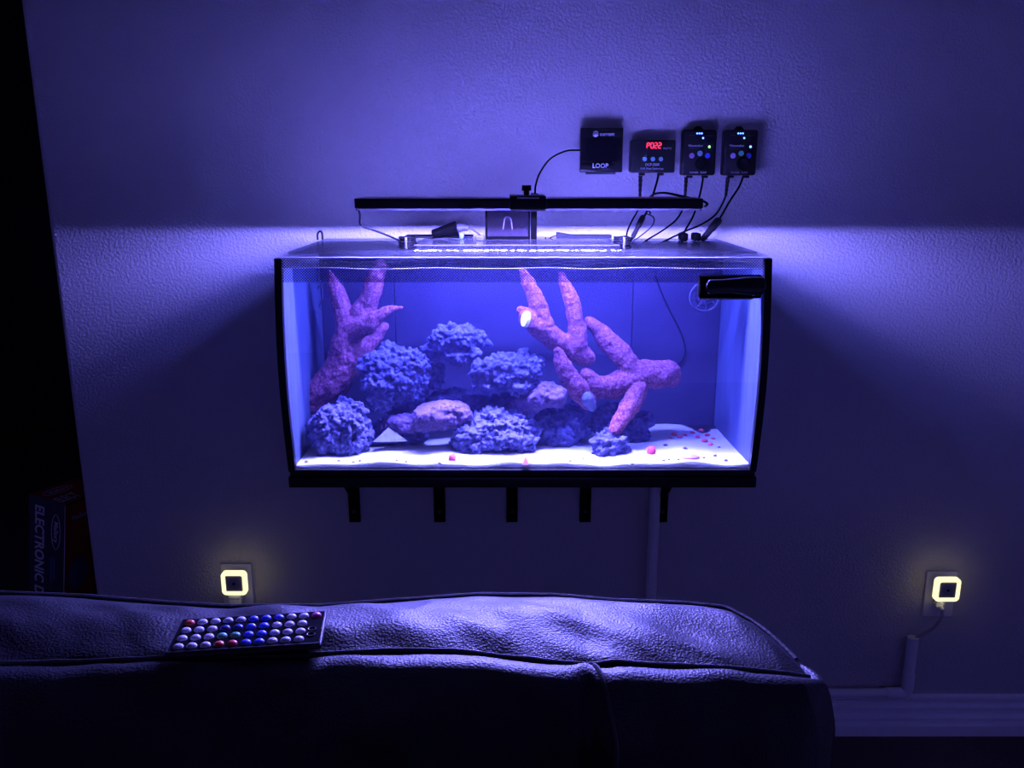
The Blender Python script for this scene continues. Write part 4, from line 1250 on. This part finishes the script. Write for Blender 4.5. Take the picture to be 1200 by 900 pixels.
for dy in (-0.0045, 0.0045):
    bm = ringmesh((0, 0, 0), 0.0032, 0.0005, n=16, k=5)
    bmesh.ops.rotate(bm, matrix=Matrix.Rotation(PI / 2, 3, 'X'), verts=bm.verts[:])
    bmesh.ops.translate(bm, vec=(RL / 2 - 0.010, -0.008 + dy, RT + 0.0003), verts=bm.verts[:])
    lobj('printed_ring', bm, 'grey_plastic')

# ================================================================== PRODUCT BOX IN THE HALL
bx = thing('cardboard_box', 'tall tipped red and navy cardboard box with white lettering, beyond the wall corner', 'box', (-1.18, 0.25, 0))
HB = 0.49
N0 = Vector((-1.178, 0.255, 0)); ang = math.radians(-20)
ul = Vector((-math.cos(ang), -math.sin(ang), 0)); ur = Vector((-math.sin(ang) * 1.0, math.cos(ang), 0))
LW, DW = 0.125, 0.155
def bxp(a_, b_, z): return N0 + ul * a_ + ur * b_ + Vector((0, 0, z))
def quadprism(a0, a1, b0, b1, z0, z1):
    bm = new_bm()
    vs = [bm.verts.new(bxp(a_, b_, z)) for z in (z0, z1) for a_, b_ in ((a0, b0), (a1, b0), (a1, b1), (a0, b1))]
    for f in ((0, 1, 2, 3), (4, 5, 6, 7), (0, 1, 5, 4), (1, 2, 6, 5), (2, 3, 7, 6), (3, 0, 4, 7)):
        bm.faces.new([vs[i] for i in f])
    return bm
obj('carton', quadprism(0, LW, 0, DW, 0.0005, HB), 'box_navy', bx, smooth=False)
e_ = 0.0006
obj('side_print', quadprism(-e_, 0, 0.004, DW - 0.004, 0.16, HB - 0.004), 'box_red', bx, smooth=False)
obj('top_print', quadprism(0.004, LW - 0.004, 0.004, DW - 0.004, HB, HB + e_), 'box_red', bx, smooth=False)
obj('edge_tape', tube([bxp(-e_, -e_, 0.02), bxp(-e_, -e_, HB)], 0.0012, 6, 0), 'box_white', bx)
UZ = Vector((0, 0, 1))
def btxt(body, size, pos, xd, yd, bold=0.0006, mat='box_white', sq=1.0):
    return obj('lettering', text_mesh(body, size, pos, xd, yd, bold, 0.0002, 'LEFT', sq), mat, bx, smooth=False)
# front-left face: text runs downwards; outward normal = -ur
btxt('ELECTRONIC D', 0.044, bxp(0.088, -0.001, HB - 0.022), -UZ, -ul, 0.0012, sq=0.86)
for a_, l0, l1 in ((0.046, 0.165, 0.235), (0.036, 0.162, 0.228)):   # two rows of small print, too faint to read
    obj('small_print', quadprism(a_ - 0.003, a_ + 0.003, -0.0008, 0, HB - l1, HB - l0), 'box_blue', bx, smooth=False)
bm = new_bm()
cc = bxp(0.030, -0.001, HB - 0.085)
pts = [cc + (-UZ) * 0.050 * math.cos(t) + ul * 0.015 * math.sin(t) for t in np.linspace(0, 2 * PI, 33)]
obj('logo_oval', tube(pts, 0.0011, 6, 0), 'box_white', bx)
btxt('Mallory', 0.020, bxp(0.030, -0.001, HB - 0.055), -UZ, -ul, 0.0003)
# top face: text runs away along ur, letters' up to ul
zt_ = HB + 0.0011
btxt('ELECT', 0.046, bxp(0.034, 0.006, zt_), ur, ul, 0.0014, sq=0.50)
pts = [bxp(0.088 + 0.016 * math.sin(t), 0.058 + 0.045 * math.cos(t), zt_) for t in np.linspace(0, 2 * PI, 33)]
obj('logo_oval', tube(pts, 0.0011, 6, 0), 'box_white', bx)
btxt('Mallory', 0.020, bxp(0.088, 0.030, zt_), ur, ul, 0.0003)
# right face: outward normal = -ul
btxt('Mallory', 0.020, bxp(-0.001, 0.02, HB - 0.045), ur, UZ, 0.0003)
bm = new_bm()
star = []
for k in range(24):
    t = 2 * PI * k / 24; r_ = 0.040 if k % 2 else 0.034
    star.append(bm.verts.new(bxp(-0.0014, 0.045 + r_ * 0.9 * math.cos(t), HB - 0.215 + r_ * 1.3 * math.sin(t))))
bm.faces.new(star)
g = bmesh.ops.extrude_face_region(bm, geom=bm.faces[:])
bmesh.ops.translate(bm, vec=ul * 0.0005, verts=[v for v in g['geom'] if isinstance(v, bmesh.types.BMVert)])
obj('burst_label', bm, 'box_blue', bx, smooth=False)
# the box stands askew, tipped towards the wall corner
bx.rotation_euler = (0, math.radians(8.0), 0)
bx.location = (-1.18 - 0.066, 0.25, 0.009)
